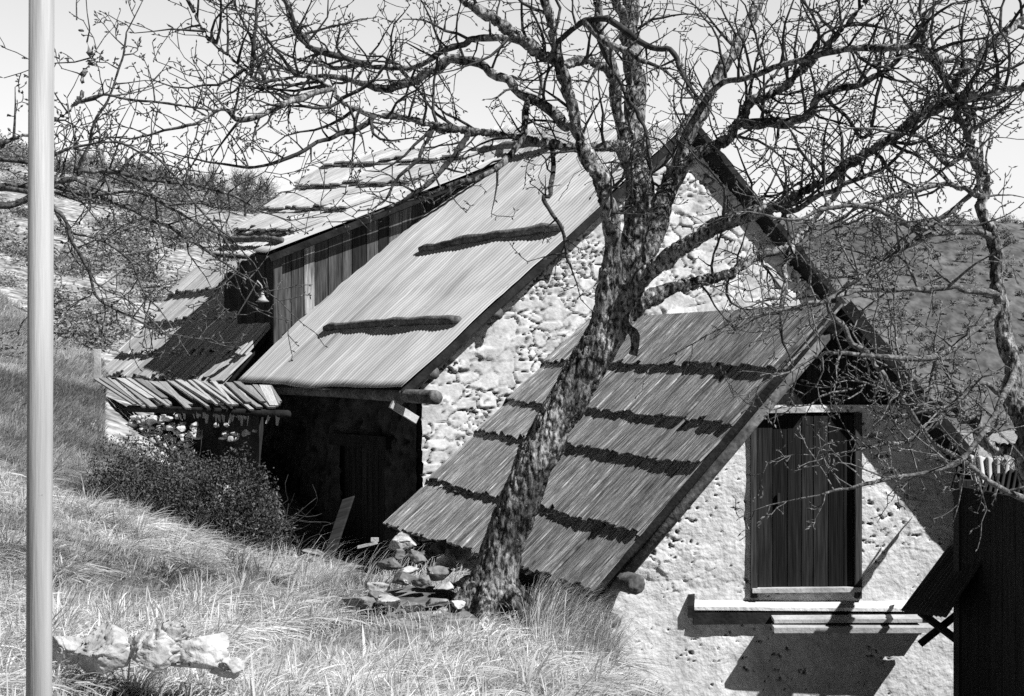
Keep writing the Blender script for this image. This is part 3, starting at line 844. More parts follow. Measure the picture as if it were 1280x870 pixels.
# leaning plank and pale stick by the barn doorway
gz = lambda x, y: float(ground_z(np.array(x), np.array(y)))
a = P(408, 705, 15.2); b = P(436, 622, 15.9)
a[2] = max(a[2], gz(a[0], a[1]))
mb = MB(); mb.box((a + b) / 2, (b - a) / 2, V(.01, .02, 0), V(.06, 0, .02), .6)
tag(mb.build('leaning_plank', M['plank_dark'], None), 'dark plank leaning in the shade by the barn doorway', 'plank')
a = P(447, 684, 14.6); b = P(472, 678, 14.6)
a[2] = max(a[2], gz(a[0], a[1]) + .05); b[2] = max(b[2], a[2] + .03)
mb = MB(); mb.box((a + b) / 2, (b - a) / 2, V(0, .03, 0), V(0, 0, .014)); mb.box(b + V(-.03, 0, .03), V(.04, 0, 0), V(0, .02, 0), V(0, 0, .02))
tag(mb.build('stick', M['board_pale'], None), 'short pale stick of wood lying by the barn doorway', 'stick')

# white pole close to the camera at the left edge
pole = MB()
x0, y0 = (51 - CX) / FPX * 3.0, 3.0
zb = gz(x0, y0)
pole.tube([V(x0 - .006, y0, zb - .2), V(x0 - .003, y0, -.4), V(x0 + .004, y0, 1.3)], [.0275, .0275, .027], 20)
po = pole.build('white_pole', M['white'], None, True)
tag(po, 'tall round white pole standing close by at the left edge of the view', 'pole')

# ---------------------------------------------------------------- rocks
def rock_mesh(name, c, s, seed, m, sub=3, rough=1.0):
    import bmesh
    bm = bmesh.new(); bmesh.ops.create_icosphere(bm, subdivisions=sub, radius=1)
    vs = np.array([v.co[:] for v in bm.verts]); fs = [tuple(v.index for v in f.verts) for f in bm.faces]; bm.free()
    rr = np.random.default_rng(seed)
    for _ in range(22):                              # cleave flat faces
        n = unit(rr.normal(size=3)); d = rr.uniform(.35, .75)
        k = vs @ n; vs = vs - np.outer(np.clip(k - d, 0, None), n)
    vs = vs * (1 + .20 * rough * fbm(vs[:, 0] * 2.2 + seed, vs[:, 1] * 2.2, vs[:, 2] * 2.2, seed, 4))[:, None]
    crack = np.abs(fbm(vs[:, 0] * 2.4 + seed * 1.7, vs[:, 1] * 2.4, vs[:, 2] * 3.5, seed + 6, 3))
    vs = vs * (1 + .06 * fbm(vs[:, 0] * 9 + seed, vs[:, 1] * 9, vs[:, 2] * 9, seed + 3, 4) - np.clip(.045 - crack, 0, 1) * 3.2)[:, None]
    R = np.linalg.qr(rr.normal(size=(3, 3)))[0]
    vs = (vs @ R) * np.asarray(s) + np.asarray(c)
    return mesh_obj(name, vs, np.array(fs), m)

rl = [((88, 810, 6.6), (.18, .14, .12), 'small pale rock at the left end of the bottom left rocks'),
      ((140, 812, 6.5), (.25, .18, .15), 'broad flat white rock among the bottom left rocks, nearest the pole'),
      ((190, 818, 6.45), (.24, .16, .14), 'low cracked white rock in the middle of the bottom left rocks'),
      ((214, 800, 6.55), (.15, .12, .14), 'pointed white rock rising among the bottom left rocks'),
      ((250, 818, 6.5), (.22, .13, .13), 'long slanting white rock right of the pointed rock'),
      ((290, 834, 6.5), (.12, .10, .09), 'small white rock at the right end of the bottom left rocks')]
for i, ((px, py, y), s, lb) in enumerate(rl):
    p = P(px, py, y); tag(rock_mesh('rock', p, s, 100 + i, M['rock'], 5, .35), lb, 'rock', 'rocks in the bottom left corner')
spots = [(505, 712, 10.4, .15, .30), (548, 716, 10.3, .13, .28), (578, 722, 10.2, .11, .26), (488, 735, 10.0, .12, .12), (522, 738, 10.0, .12, .16), (556, 742, 9.9, .11, .14), (590, 742, 9.8, .10, .12), (472, 758, 9.7, .12, .02),
         (502, 762, 9.7, .11, .04), (532, 765, 9.6, .10, .04), (560, 768, 9.6, .10, .03), (455, 780, 9.4, .13, 0), (490, 785, 9.35, .12, 0), (515, 790, 9.3, .09, 0), (545, 790, 9.3, .10, 0), (572, 785, 9.3, .08, 0), (440, 765, 9.6, .08, 0), (600, 800, 8.9, .07, 0), (530, 722, 10.3, .12, .22), (566, 735, 10.1, .12, .2), (512, 750, 9.8, .10, .1), (548, 758, 9.7, .12, .1), (580, 760, 9.7, .10, .08), (480, 772, 9.5, .10, .03), (500, 725, 10.2, .12, .2), (590, 725, 10.0, .10, .2)]
for i, (px, py, y, r, up_) in enumerate(spots):
    p = P(px, py, y); p[2] = gz(p[0], p[1]) + r * random.uniform(.3, .7) + up_
    tag(rock_mesh('rubble_stone', p, (r * random.uniform(.8, 1.5), r, r * random.uniform(.5, .9)), 200 + i, M['rock' if i % 5 in (0, 2) else 'rock_dark'], 4, .4),
        'broken stone in the rubble heap left of the tree foot', 'stone', 'rubble heap at the tree foot')
# dry stone wall carrying the lean-to roof
ra, rb = pp.at(.0, 1.03), pp.at(.9, 1.0)
dsw = empty('dry_stone_wall', (ra + rb) / 2 * V(1, 1, 0) + V(0, 0, -1.6), 'crumbling dry stone wall with a few white stones under the lean-to roof edge', 'wall')
mb = MB(); ka, kb = ra + V(.25, .75, -.06), rb + V(-.3, .75, -.06)
mb.hexa([V(ka[0], ka[1], -2.4), V(kb[0], kb[1], -2.4), V(kb[0], kb[1] + .3, -2.4), V(ka[0], ka[1] + .3, -2.4)], [ka, kb, kb + V(0, .3, 0), ka + V(0, .3, 0)], .7)
mb.build('core', M['stone_dark'], dsw)
allv = []; allf = []; nvt = 0
for i in range(110):
    t = random.random() * (.5 if i < 88 else 1); p = ra + (rb - ra) * t
    g = gz(p[0], p[1]); topz = p[2] - .06 - .05 * random.random()
    z = g + (topz - g) * random.random() if topz > g else g
    if t > .45: z = topz - random.uniform(.08, .3)
    r = random.uniform(.05, .11)
    o = rock_mesh('src', (p[0] + random.uniform(-.05, .05), p[1] + (random.uniform(-.12, .1) if t < .5 else random.uniform(-.04, .05)), z - r * .4), (r * 1.2, r, r * .8), 300 + i, M['rock'], 3)
    v = np.array([x.co[:] for x in o.data.vertices]); f = np.array([pl_.vertices[:] for pl_ in o.data.polygons])
    allv.append(v); allf.append(f + nvt); nvt += len(v)
    me = o.data; bpy.data.objects.remove(o); bpy.data.meshes.remove(me)
mesh_obj('stones', np.concatenate(allv), np.concatenate(allf), M['rock'], dsw)

# ---------------------------------------------------------------- trees
class Twigs:
    def __init__(s, seed):
        s.mb = MB(); s.bud = MB(); s.r = random.Random(seed)

    def grow(s, p, d, L, r, lvl, up=.25, seg=None, kids=True):
        R = s.r
        seg = seg or max(3, int(L / .09))
        st = L / seg; pts = [p]; rs = [r]; d = unit(d)
        bend = np.array([R.gauss(0, 1), R.gauss(0, 1), R.gauss(0, 1) + up * 1.2])
        for i in range(seg):
            d = unit(d + bend * .09 + np.array([R.gauss(0, .2), R.gauss(0, .2), R.gauss(0, .2) + up * .12]))
            p = p + d * st; pts.append(p); rs.append(max(.0026, r * (1 - .75 * (i + 1) / seg)))
            if kids and lvl > 0 and i >= 0 and R.random() < .62:
                a = np.array([R.gauss(0, 1), R.gauss(0, 1), R.gauss(0, 1)]); a = unit(a - d * np.dot(a, d))
                s.grow(p, unit(d * R.uniform(.3, .9) + a * R.uniform(.7, 1.1)), L * R.uniform(.22, .55), max(.0032, rs[-1] * .66), lvl - 1, up)
            elif R.random() < .35:
                s.knob(p, d, rs[-1])
        s.mb.tube(pts, rs, 4 if r < .01 else 6, cap=False)
        s.knob(pts[-1], d, .0035)

    def knob(s, p, d, r):
        R = s.r
        a = unit(np.array([R.gauss(0, 1), R.gauss(0, 1), R.gauss(0, 1)]))
        l = R.uniform(.016, .042); w = R.uniform(.003, .006) + r * .25
        d2 = unit(d + a * .9); e = unit(np.cross(d2, a)); f = np.cross(d2, e); c = p + d2 * l * .5
        v = [p, c + e * w, c + f * w, c - e * w, c - f * w, p + d2 * l]
        s.bud.add(v, [(0, 2, 1), (0, 3, 2), (0, 4, 3), (0, 1, 4), (5, 1, 2), (5, 2, 3), (5, 3, 4), (5, 4, 1)])


def spline(pts, n=6):
    """Catmull-Rom through (x,y,z,r) rows"""
    pts = np.asarray(pts, float); out = []
    ext = np.vstack([2 * pts[0] - pts[1], pts, 2 * pts[-1] - pts[-2]])
    for i in range(1, len(ext) - 2):
        p0, p1, p2, p3 = ext[i - 1:i + 3]
        for k in range(n):
            t = k / n
            out.append(.5 * ((2 * p1) + (-p0 + p2) * t + (2 * p0 - 5 * p1 + 4 * p2 - p3) * t * t + (-p0 + 3 * p1 - 3 * p2 + p3) * t ** 3))
    out.append(pts[-1])
    return np.array(out)


def limb_pts(rows):
    """(px, py, width px, distance) -> x, y, z, radius"""
    return np.array([np.r_[P(a, b, y), w * y / FPX / 2] for a, b, w, y in rows])


def wobble(sp, amt, seed, ra=.14):
    n = len(sp); k = np.arange(n)
    o = sp.copy()
    for c in range(3):
        o[:, c] += amt * sp[:, 3] * 2 * (vnoise(k * .45, k * 0, c * 7.1, seed) - .5)
    o[:, 3] *= 1 + ra * (vnoise(k * .6, k * 0, 33.3, seed) - .5) * 2
    return o


def root_on(sp, others, far=.45):
    """make a limb spring from the wood it grows out of"""
    best = None
    for o in others:
        d = np.linalg.norm(o[:, :3] - sp[0, :3], axis=1); i = int(np.argmin(d))
        if best is None or d[i] < best[0]: best = (d[i], o[i])
    if best is None or best[0] > far: return sp
    off = best[1][:3] - sp[0, :3]; k = min(8, len(sp) - 1); sp = sp.copy()
    for i in range(k):
        w_ = 1 - i / k; sp[i, :3] += off * w_ * w_ * (3 - 2 * w_)
    return sp


def fused(name, splines, m, parent, voxel=.02, seed=0):
    """thick wood: overlapping tubes fused into one skin, then roughened like bark"""
    mb = MB()
    for sp in splines:
        mb.tube(list(sp[:, :3]), list(sp[:, 3]), 14)
    me = bpy.data.meshes.new(name + '_src'); me.from_pydata([tuple(map(float, v)) for v in mb.v], [], mb.f); me.update()
    ob = bpy.data.objects.new(name + '_src', me); col.objects.link(ob)
    md = ob.modifiers.new('r', 'REMESH'); md.mode = 'VOXEL'; md.voxel_size = voxel
    s2 = ob.modifiers.new('s', 'SMOOTH'); s2.iterations = 4; s2.factor = .5
    dg = bpy.context.evaluated_depsgraph_get()
    ev = ob.evaluated_get(dg); m2 = bpy.data.meshes.new_from_object(ev)
    bpy.data.objects.remove(ob); bpy.data.meshes.remove(me)
    n = len(m2.vertices); co = np.zeros(n * 3, np.float32); m2.vertices.foreach_get('co', co); co = co.reshape(-1, 3)
    no = np.zeros(n * 3, np.float32); m2.vertices.foreach_get('normal', no); no = no.reshape(-1, 3)
    rg = np.abs(fbm(co[:, 0] * 24, co[:, 1] * 24, co[:, 2] * 6, 5 + seed, 4))          # long fissures between plates
    d = -np.clip(.09 - rg, 0, 1) * .22 + fbm(co[:, 0] * 14, co[:, 1] * 14, co[:, 2] * 8, 9 + seed, 4) * .035 + fbm(co[:, 0] * 4, co[:, 1] * 4, co[:, 2] * 3, 15 + seed, 3) * .04
    co = co + no * (d - .004)[:, None]
    m2.vertices.foreach_set('co', co.ravel().astype(np.float32)); m2.update()
    m2.polygons.foreach_set('use_smooth', np.ones(len(m2.polygons), bool))
    m2.name = name; m2.materials.clear(); m2.materials.append(m)
    return link(bpy.data.objects.new(name, m2), parent)


def sprout(tw, sp, n, Lr, up=.25, lvl=2, t0=.1, rmax=.013):
    """side shoots along a limb"""
    for i in range(n):
        t = t0 + (1 - t0) * (i + tw.r.random()) / n
        k = min(len(sp) - 2, int(t * (len(sp) - 1)))
        p = sp[k, :3]; d = unit(sp[k + 1, :3] - sp[k, :3])
        a = np.array([tw.r.gauss(0, 1), tw.r.gauss(0, .8), tw.r.gauss(0, 1) + .3]); a = unit(a - d * np.dot(a, d))
        L = tw.r.uniform(*Lr)
        tw.grow(p, unit(d * tw.r.uniform(.1, .9) + a), L, min(rmax, max(.005, sp[k, 3] * .55), .005 + L * .013), lvl, up)
    e = sp[-1]; d = unit(sp[-1, :3] - sp[-2, :3])
    tw.grow(e[:3], d, Lr[1], max(.004, e[3] * .9), lvl, up)


tree_z = gz(*P(612, 765, 9.5)[:2])
tree = empty('bare_tree', (P(612, 765, 9.5)[0], 9.5, tree_z), 'old bare fruit tree with thick leaning forked trunk in front of the shake roof', 'tree')
main = {
 'trunk': [(592, 815, 98, 9.45), (603, 782, 80, 9.48), (614, 750, 64, 9.5), (626, 690, 54, 9.5), (655, 612, 53, 9.52), (687, 540, 52, 9.55), (724, 475, 52, 9.58), (757, 415, 51, 9.6), (769, 362, 48, 9.6)],
 'left': [(764, 400, 38, 9.6), (765, 350, 30, 9.55), (767, 300, 25, 9.5), (756, 240, 23, 9.4), (731, 183, 21, 9.3), (713, 122, 18, 9.2), (696, 62, 16, 9.1), (686, 18, 16, 9.0), (674, -40, 14, 8.9)],
 'mid': [(770, 395, 42, 9.62), (782, 340, 37, 9.68), (793, 295, 35, 9.75), (797, 240, 36, 9.8), (794, 165, 33, 9.9), (792, 90, 31, 10.0), (787, 35, 26, 10.05), (790, -40, 22, 10.2)],
 'right': [(778, 380, 36, 9.65), (800, 325, 33, 9.8), (822, 272, 31, 10.0), (840, 222, 29, 10.2), (862, 162, 27, 10.4), (887, 112, 21, 10.6), (918, 60, 17, 10.8), (950, 0, 15, 11.0), (975, -50, 13, 11.1)],
 'low': [(772, 392, 42, 9.58), (800, 350, 38, 9.45), (832, 324, 32, 9.3), (880, 291, 29, 9.15), (930, 270, 26, 9.0), (975, 256, 23, 8.9), (1030, 225, 20, 8.8), (1090, 188, 21, 8.7), (1140, 152, 22, 8.6), (1185, 127, 21, 8.5), (1235, 118, 16, 8.4), (1300, 100, 12, 8.3)],
 'low2': [(772, 405, 36, 9.6), (802, 380, 30, 9.7), (840, 362, 25, 9.85), (880, 350, 23, 10.0), (912, 342, 22, 10.1), (944, 320, 20, 10.2), (985, 308, 17, 10.3), (1010, 285, 15, 10.4), (1040, 250, 12, 10.5)],
 'bow': [(840, 218, 26, 10.15), (876, 192, 22, 10.1), (910, 172, 22, 10.0), (924, 150, 20, 9.9), (940, 127, 19, 9.8), (970, 116, 16, 9.7), (990, 99, 15, 9.6), (1008, 80, 14, 9.5), (1046, 44, 12, 9.4), (1080, 5, 10, 9.3)],
 'side': [(788, 205, 24, 9.85), (772, 182, 18, 9.75), (735, 183, 15, 9.6), (692, 182, 16, 9.45), (641, 171, 16, 9.3), (579, 162, 16, 9.1), (542, 157, 15, 9.0), (504, 147, 14, 8.9), (467, 144, 12, 8.8), (440, 134, 11, 8.7), (424, 124, 10, 8.6), (410, 108, 9, 8.5), (390, 95, 10, 8.4), (371, 96, 11, 8.35), (343, 101, 10, 8.3), (322, 100, 9, 8.3), (296, 79, 8, 8.3), (274, 58, 8, 8.25), (255, 39, 7, 8.2), (243, 15, 6, 8.2)],
 'stub': [(786, 205, 24, 9.88), (773, 140, 20, 9.75), (764, 85, 22, 9.65), (752, 45, 18, 9.55), (745, 0, 15, 9.5)],
 'arm': [(764, 85, 18, 9.65), (735, 76, 18, 9.5), (702, 79, 18, 9.3), (680, 70, 20, 9.15), (655, 50, 20, 9.0), (620, 26, 19, 8.9), (580, 2, 16, 8.8), (540, -25, 14, 8.7)],
}
SP = {k: wobble(spline(limb_pts([(a_, b_, w_ * {'low': .72, 'low2': .78, 'bow': .82, 'side': .9, 'stub': .85, 'arm': .9}.get(k, 1.0), y_) for a_, b_, w_, y_ in v]), 6), .08 if k == 'trunk' else .22, i * 3 + 1, .04 if k == 'trunk' else .09) for i, (k, v) in enumerate(main.items())}
tb_ = P(614, 752, 9.5); roots = []
for an, ln in ((.3, .42), (1.5, .38), (2.7, .45), (3.7, .50), (4.6, .40), (5.5, .48)):
    d_ = V(math.cos(an), math.sin(an), 0); e_ = tb_ + d_ * ln
    roots.append(np.array([np.r_[tb_ + V(.03, 0, .32), .10], np.r_[tb_ + d_ * .12 + V(0, 0, .12), .085], np.r_[tb_ + d_ * ln * .6 + V(0, 0, -.02), .06], np.r_[V(e_[0], e_[1], gz(e_[0], e_[1]) - .04), .035]]))
fused('trunk', list(SP.values()) + [spline(r_, 4) for r_ in roots], M['bark'], tree, .0125)

thin = {
 'a': [(728, 168, 13, 9.25), (705, 148, 14, 9.4), (660, 117, 13, 9.6), (622, 94, 12, 9.8), (576, 73, 12, 10.0), (542, 86, 12, 10.1), (514, 101, 11, 10.2), (486, 112, 10, 10.3), (457, 108, 9, 10.4), (431, 101, 7, 10.5), (395, 96, 5, 10.6)],
 'b': [(655, 50, 10, 9.0), (600, 46, 9, 9.1), (585, 52, 8, 9.15), (551, 62, 8, 9.2), (525, 81, 7, 9.3), (491, 86, 7, 9.35), (457, 82, 6, 9.4), (420, 84, 5, 9.4), (390, 78, 4, 9.4)],
 'c': [(415, 110, 9, 8.5), (371, 125, 9, 8.35), (343, 137, 8, 8.2), (302, 148, 7, 8.1), (280, 136, 5, 8.0), (255, 150, 4, 7.9), (228, 160, 4, 7.9)],
 'd': [(467, 146, 8, 8.8), (440, 164, 7, 8.7), (405, 176, 6, 8.6), (365, 195, 5, 8.5), (318, 209, 4, 8.5), (280, 205, 3, 8.5)],
 'e': [(692, 182, 6, 9.4), (691, 236, 6, 9.2), (681, 251, 6, 9.15), (700, 280, 5, 9.1), (706, 310, 4, 9.1), (713, 336, 3, 9.1)],
 'f': [(672, 120, 9, 9.6), (661, 160, 8, 9.3), (635, 199, 8, 9.1), (599, 220, 7, 9.0), (560, 234, 6, 8.9), (540, 242, 4, 8.9)],
 'g': [(586, 165, 8, 9.1), (574, 182, 8, 9.0), (552, 216, 7, 8.9), (520, 240, 6, 8.8), (482, 262, 4, 8.8)],
 'h': [(540, 158, 6, 9.0), (529, 186, 5, 8.9), (521, 202, 5, 8.8), (495, 226, 4, 8.8), (484, 248, 3, 8.8)],
 'i': [(925, 149, 15, 9.9), (945, 152, 14, 9.8), (985, 153, 13, 9.6), (1012, 142, 11, 9.5), (1026, 120, 10, 9.4), (1060, 110, 8, 9.3), (1100, 92, 7, 9.2), (1135, 60, 6, 9.1)],
 'j': [(830, 190, 9, 10.0), (880, 112, 8, 9.6), (925, 100, 8, 9.4), (965, 85, 8, 9.2), (1010, 74, 8, 9.0), (1050, 62, 8, 8.8), (1090, 60, 9, 8.7), (1140, 58, 9, 8.6), (1165, 72, 11, 8.5)],
 'k': [(1155, 142, 12, 8.55), (1190, 110, 12, 8.6), (1215, 80, 12, 8.6), (1248, 45, 12, 8.7), (1290, 10, 10, 8.8)],
 'l': [(790, 30, 14, 10.1), (775, 5, 11, 9.9), (745, -30, 9, 9.8)],
 'm': [(690, 60, 8, 9.1), (720, 35, 7, 8.9), (760, 22, 9, 8.7), (805, 55, 8, 8.6), (840, 62, 7, 8.5), (850, 85, 6, 8.5), (857, 100, 5, 8.5)],
 'n': [(740, 20, 10, 8.8), (775, 60, 9, 8.6), (810, 78, 6, 8.5)],
 'o': [(766, 60, 5, 8.9), (772, 90, 5, 8.8), (790, 130, 5, 8.7), (805, 155, 5, 8.7), (810, 185, 4, 8.7)],
 'p': [(985, 308, 9, 10.3), (981, 340, 7, 10.1), (978, 380, 6, 10.0), (975, 412, 4, 10.0)],
 'q': [(975, 256, 9, 8.9), (990, 262, 7, 8.8), (1030, 240, 7, 8.6), (1070, 225, 6, 8.5), (1110, 210, 5, 8.4)],
 'r': [(1026, 120, 6, 9.4), (1060, 150, 5, 9.3), (1082, 172, 5, 9.3), (1095, 120, 4, 9.2), (1115, 65, 4, 9.2)],
 's': [(318, 93, 6, 8.3), (318, 60, 5, 8.2), (320, 20, 4, 8.2), (322, -10, 3, 8.2)],
 't': [(452, 84, 8, 9.4), (400, 65, 8, 9.3), (375, 42, 7, 9.2), (358, 10, 6, 9.1)],
 'u': [(800, 392, 12, 9.55), (798, 415, 13, 9.5), (790, 440, 12, 9.45)],
}
tw = Twigs(5)
k_ = 0
for key, rows in thin.items():
    sp = wobble(spline(limb_pts(rows), 5), .9, 40 + k_); k_ += 1
    sp = root_on(sp, list(SP.values()))
    SP['_' + key] = sp
    mb = MB(); mb.tube(list(sp[:, :3]), list(sp[:, 3]), 8, lump=.26); mb.build('limb', M['bark'] if rows[0][2] > 8 else M['twig'], tree, True)
for key, n, L in (('left', 14, (.25, .8)), ('mid', 10, (.25, .7)), ('right', 12, (.25, .8)), ('low', 41, (.2, .75)), ('low2', 16, (.2, .7)), ('bow', 28, (.25, .8)), ('side', 44, (.25, .75)), ('stub', 4, (.2, .5)), ('arm', 14, (.25, .7)),
                  ('_a', 20, (.25, .7)), ('_b', 16, (.2, .65)), ('_c', 14, (.2, .6)), ('_d', 12, (.15, .5)), ('_e', 7, (.12, .35)), ('_f', 8, (.12, .4)), ('_g', 8, (.12, .4)), ('_h', 5, (.1, .35)),
                  ('_i', 22, (.25, .7)), ('_j', 22, (.25, .7)), ('_k', 12, (.2, .6)), ('_m', 6, (.15, .4)), ('_n', 4, (.15, .4)), ('_o', 4, (.12, .3)), ('_p', 6, (.15, .4)), ('_q', 14, (.2, .6)), ('_r', 12, (.15, .5)), ('_s', 7, (.15, .5)), ('_t', 12, (.2, .6))):
    sprout(tw, SP[key], n, L, .22, 2, .3 if key in ('left', 'mid', 'right', 'low', 'low2') else .08)
tw.mb.build('twigs', M['twig'], tree); tw.bud.build('buds', M['bud'], tree)

# tree on the right, trunk coming down just inside the frame
rt = empty('bare_tree', (5.0, 8.6, gz(5.0, 8.6)), 'slim bare tree with pale crooked twigs in front of the dark shed on the right', 'tree')
rmain = {
 'trunk': [(1520, 1050, 60, 8.4), (1420, 860, 46, 8.5), (1330, 660, 40, 8.6), (1278, 530, 30, 8.6), (1256, 430, 24, 8.6), (1246, 345, 20, 8.6), (1237, 280, 18, 8.6), (1224, 220, 16, 8.6), (1212, 185, 15, 8.6), (1200, 155, 14, 8.6), (1192, 125, 13, 8.6), (1172, 78, 13, 8.6), (1158, 45, 12, 8.6), (1150, 0, 11, 8.6), (1140, -50, 9, 8.6)],
 'a': [(1290, 570, 22, 8.6), (1240, 560, 18, 8.6), (1210, 525, 16, 8.6), (1180, 503, 13, 8.6), (1130, 487, 10, 8.6), (1100, 478, 7, 8.6), (1060, 488, 4, 8.6)],
 'b': [(1254, 380, 10, 8.6), (1232, 402, 9, 8.5), (1200, 425, 8, 8.3), (1172, 447, 9, 8.2), (1130, 446, 7, 8.1), (1085, 444, 6, 8.0), (1040, 440, 5, 7.9), (1017, 447, 4, 7.9)],
 'c': [(1250, 370, 10, 8.6), (1215, 362, 8, 8.5), (1170, 360, 7, 8.4), (1110, 362, 6, 8.3), (1060, 365, 6, 8.2), (1020, 378, 5, 8.1), (970, 388, 4, 8.1), (920, 400, 3, 8.0)],
 'd': [(1240, 300, 10, 8.6), (1190, 290, 7, 8.5), (1140, 305, 7, 8.4), (1095, 335, 7, 8.3), (1055, 360, 6, 8.2)],
 'e': [(1262, 470, 9, 8.6), (1250, 500, 8, 8.3), (1236, 530, 7, 8.2), (1205, 570, 7, 8.1), (1170, 588, 6, 8.0), (1110, 600, 5, 7.9), (1060, 610, 4, 7.9), (1025, 618, 3, 7.9)],
 'f': [(1172, 447, 7, 8.2), (1165, 480, 5, 8.2), (1158, 505, 4, 8.2)],
 'g': [(1040, 400, 7, 8.2), (1062, 425, 7, 8.1), (1090, 450, 6, 8.1), (1115, 482, 5, 8.1), (1150, 530, 5, 8.2), (1185, 565, 6, 8.3), (1300, 640, 9, 8.5)],
 'h': [(1232, 255, 9, 8.6), (1212, 240, 7, 8.5), (1180, 230, 6, 8.5), (1120, 245, 5, 8.4), (1070, 260, 4, 8.3)],
 'i': [(1225, 225, 7, 8.6), (1190, 265, 7, 8.5), (1150, 285, 7, 8.4), (1110, 268, 6, 8.3), (1065, 255, 6, 8.2), (1020, 265, 5, 8.1)],
 'j': [(1270, 500, 9, 8.6), (1225, 480, 7, 8.5), (1190, 505, 6, 8.4), (1150, 545, 6, 8.3), (1110, 555, 4, 8.2), (1060, 565, 3, 8.2)],
 'k': [(1212, 185, 8, 8.6), (1180, 205, 6, 8.5), (1150, 170, 5, 8.4), (1110, 165, 4, 8.3)],
}
tw2 = Twigs(15)
RS = {k: wobble(spline(limb_pts(v), 6), .9, 90 + i) for i, (k, v) in enumerate(rmain.items())}
fused('trunk', [RS['trunk'], RS['a']], M['bark'], rt, .014, 3)
done = [RS['trunk']]
for k in RS:
    if k != 'trunk': RS[k] = root_on(RS[k], done); done.append(RS[k])
for k, sp in RS.items():
    if k in ('trunk', 'a'): continue
    mb = MB(); mb.tube(list(sp[:, :3]), list(sp[:, 3]), 8, lump=.26); mb.build('limb', M['twig_pale'], rt, True)
for key, n, L in (('trunk', 26, (.25, .8)), ('a', 16, (.2, .7)), ('b', 15, (.2, .6)), ('c', 15, (.2, .6)), ('d', 12, (.2, .6)), ('e', 14, (.15, .5)), ('f', 4, (.15, .3)), ('g', 12, (.15, .5)), ('h', 12, (.2, .6)), ('i', 14, (.2, .6)), ('j', 12, (.15, .5)), ('k', 8, (.2, .5))):
    sprout(tw2, RS[key], int(n * 1.25), L, .1, 2, .45 if key == 'trunk' else .2)
tw2.mb.build('twigs', M['twig_pale'], rt); tw2.bud.build('buds', M['twig_pale'], rt)

# tree whose branches reach in from the left
lt = empty('bare_tree', (-3.9, 7.6, gz(-3.9, 7.6)), 'bare tree reaching in from the left edge with long thin drooping branches', 'tree')
lmain = {
 'trunk': [(-250, 830, 70, 7.6), (-235, 700, 56, 7.6), (-200, 560, 48, 7.6), (-150, 420, 40, 7.6), (-100, 320, 32, 7.6), (-60, 250, 26, 7.6), (-30, 205, 20, 7.6), (20, 175, 12, 7.6), (65, 150, 8, 7.6), (97, 128, 8, 7.6), (104, 95, 6, 7.6), (113, 66, 5, 7.6), (96, 25, 3, 7.6)],
 'a': [(-70, 265, 18, 7.6), (-20, 235, 13, 7.7), (30, 232, 10, 7.8), (68, 233, 9, 7.9), (120, 246, 8, 8.0), (180, 270, 7, 8.1), (235, 298, 6, 8.2), (285, 332, 4, 8.3), (315, 352, 3, 8.3)],
 'b': [(-50, 240, 16, 7.6), (10, 255, 12, 7.7), (60, 228, 11, 7.7), (90, 221, 10, 7.7), (115, 214, 9, 7.75), (150, 218, 8, 7.8), (200, 228, 7, 7.9), (250, 231, 6, 8.0), (290, 245, 4, 8.1), (328, 264, 3, 8.2)],
 'c': [(92, 221, 7, 7.7), (104, 198, 6, 7.7), (118, 155, 5, 7.7), (140, 112, 4, 7.7), (152, 75, 4, 7.7), (158, 40, 3, 7.7)],
 'd': [(-60, 250, 12, 7.6), (10, 235, 9, 7.5), (68, 262, 8, 7.4), (90, 300, 6, 7.4), (108, 335, 6, 7.4), (122, 372, 5, 7.4), (150, 390, 4, 7.4), (182, 406, 3, 7.4)],
 'e': [(97, 130, 6, 7.6), (130, 118, 5, 7.6), (165, 125, 4, 7.6), (210, 130, 4, 7.6), (260, 138, 3, 7.6)],
 'f': [(30, 290, 8, 7.5), (80, 292, 5, 7.5), (130, 302, 4, 7.5), (165, 330, 4, 7.5), (180, 365, 3, 7.5), (198, 385, 3, 7.5)],
 'g': [(120, 246, 6, 8.0), (170, 240, 5, 8.0), (215, 262, 5, 8.0), (255, 282, 4, 8.0), (290, 300, 3, 8.0)],
 'h': [(-20, 210, 9, 7.6), (40, 205, 7, 7.5), (75, 190, 6, 7.4), (110, 180, 4, 7.4), (150, 178, 4, 7.4), (190, 200, 3, 7.4)],
 'i': [(150, 218, 5, 7.8), (175, 190, 4, 7.8), (205, 205, 4, 7.8), (250, 262, 4, 7.8), (275, 290, 3, 7.8)],
}
tw3 = Twigs(25)
LS = {k: wobble(spline(limb_pts([(a_, b_, w_ * .72, y_) for a_, b_, w_, y_ in v]), 6), .9, 130 + i) for i, (k, v) in enumerate(lmain.items())}
fused('trunk', [LS['trunk']], M['bark'], lt, .014, 7)
done = [LS['trunk']]
for k in LS:
    if k != 'trunk': LS[k] = root_on(LS[k], done); done.append(LS[k])
for k, sp in LS.items():
    if k == 'trunk': continue
    mb = MB(); mb.tube(list(sp[:, :3]), list(sp[:, 3]), 8, lump=.26); mb.build('limb', M['twig_mid'], lt, True)
for key, n, L in (('trunk', 10, (.2, .5)), ('a', 20, (.2, .6)), ('b', 20, (.2, .6)), ('c', 8, (.15, .4)), ('d', 12, (.15, .5)), ('e', 8, (.15, .4)), ('f', 9, (.15, .4)), ('g', 9, (.15, .4)), ('h', 10, (.15, .45)), ('i', 8, (.15, .4))):
    sprout(tw3, LS[key], n, L, .05, 2, .5 if key == 'trunk' else .25)
tw3.mb.build('twigs', M['twig_mid'], lt); tw3.bud.build('buds', M['twig_mid'], lt)


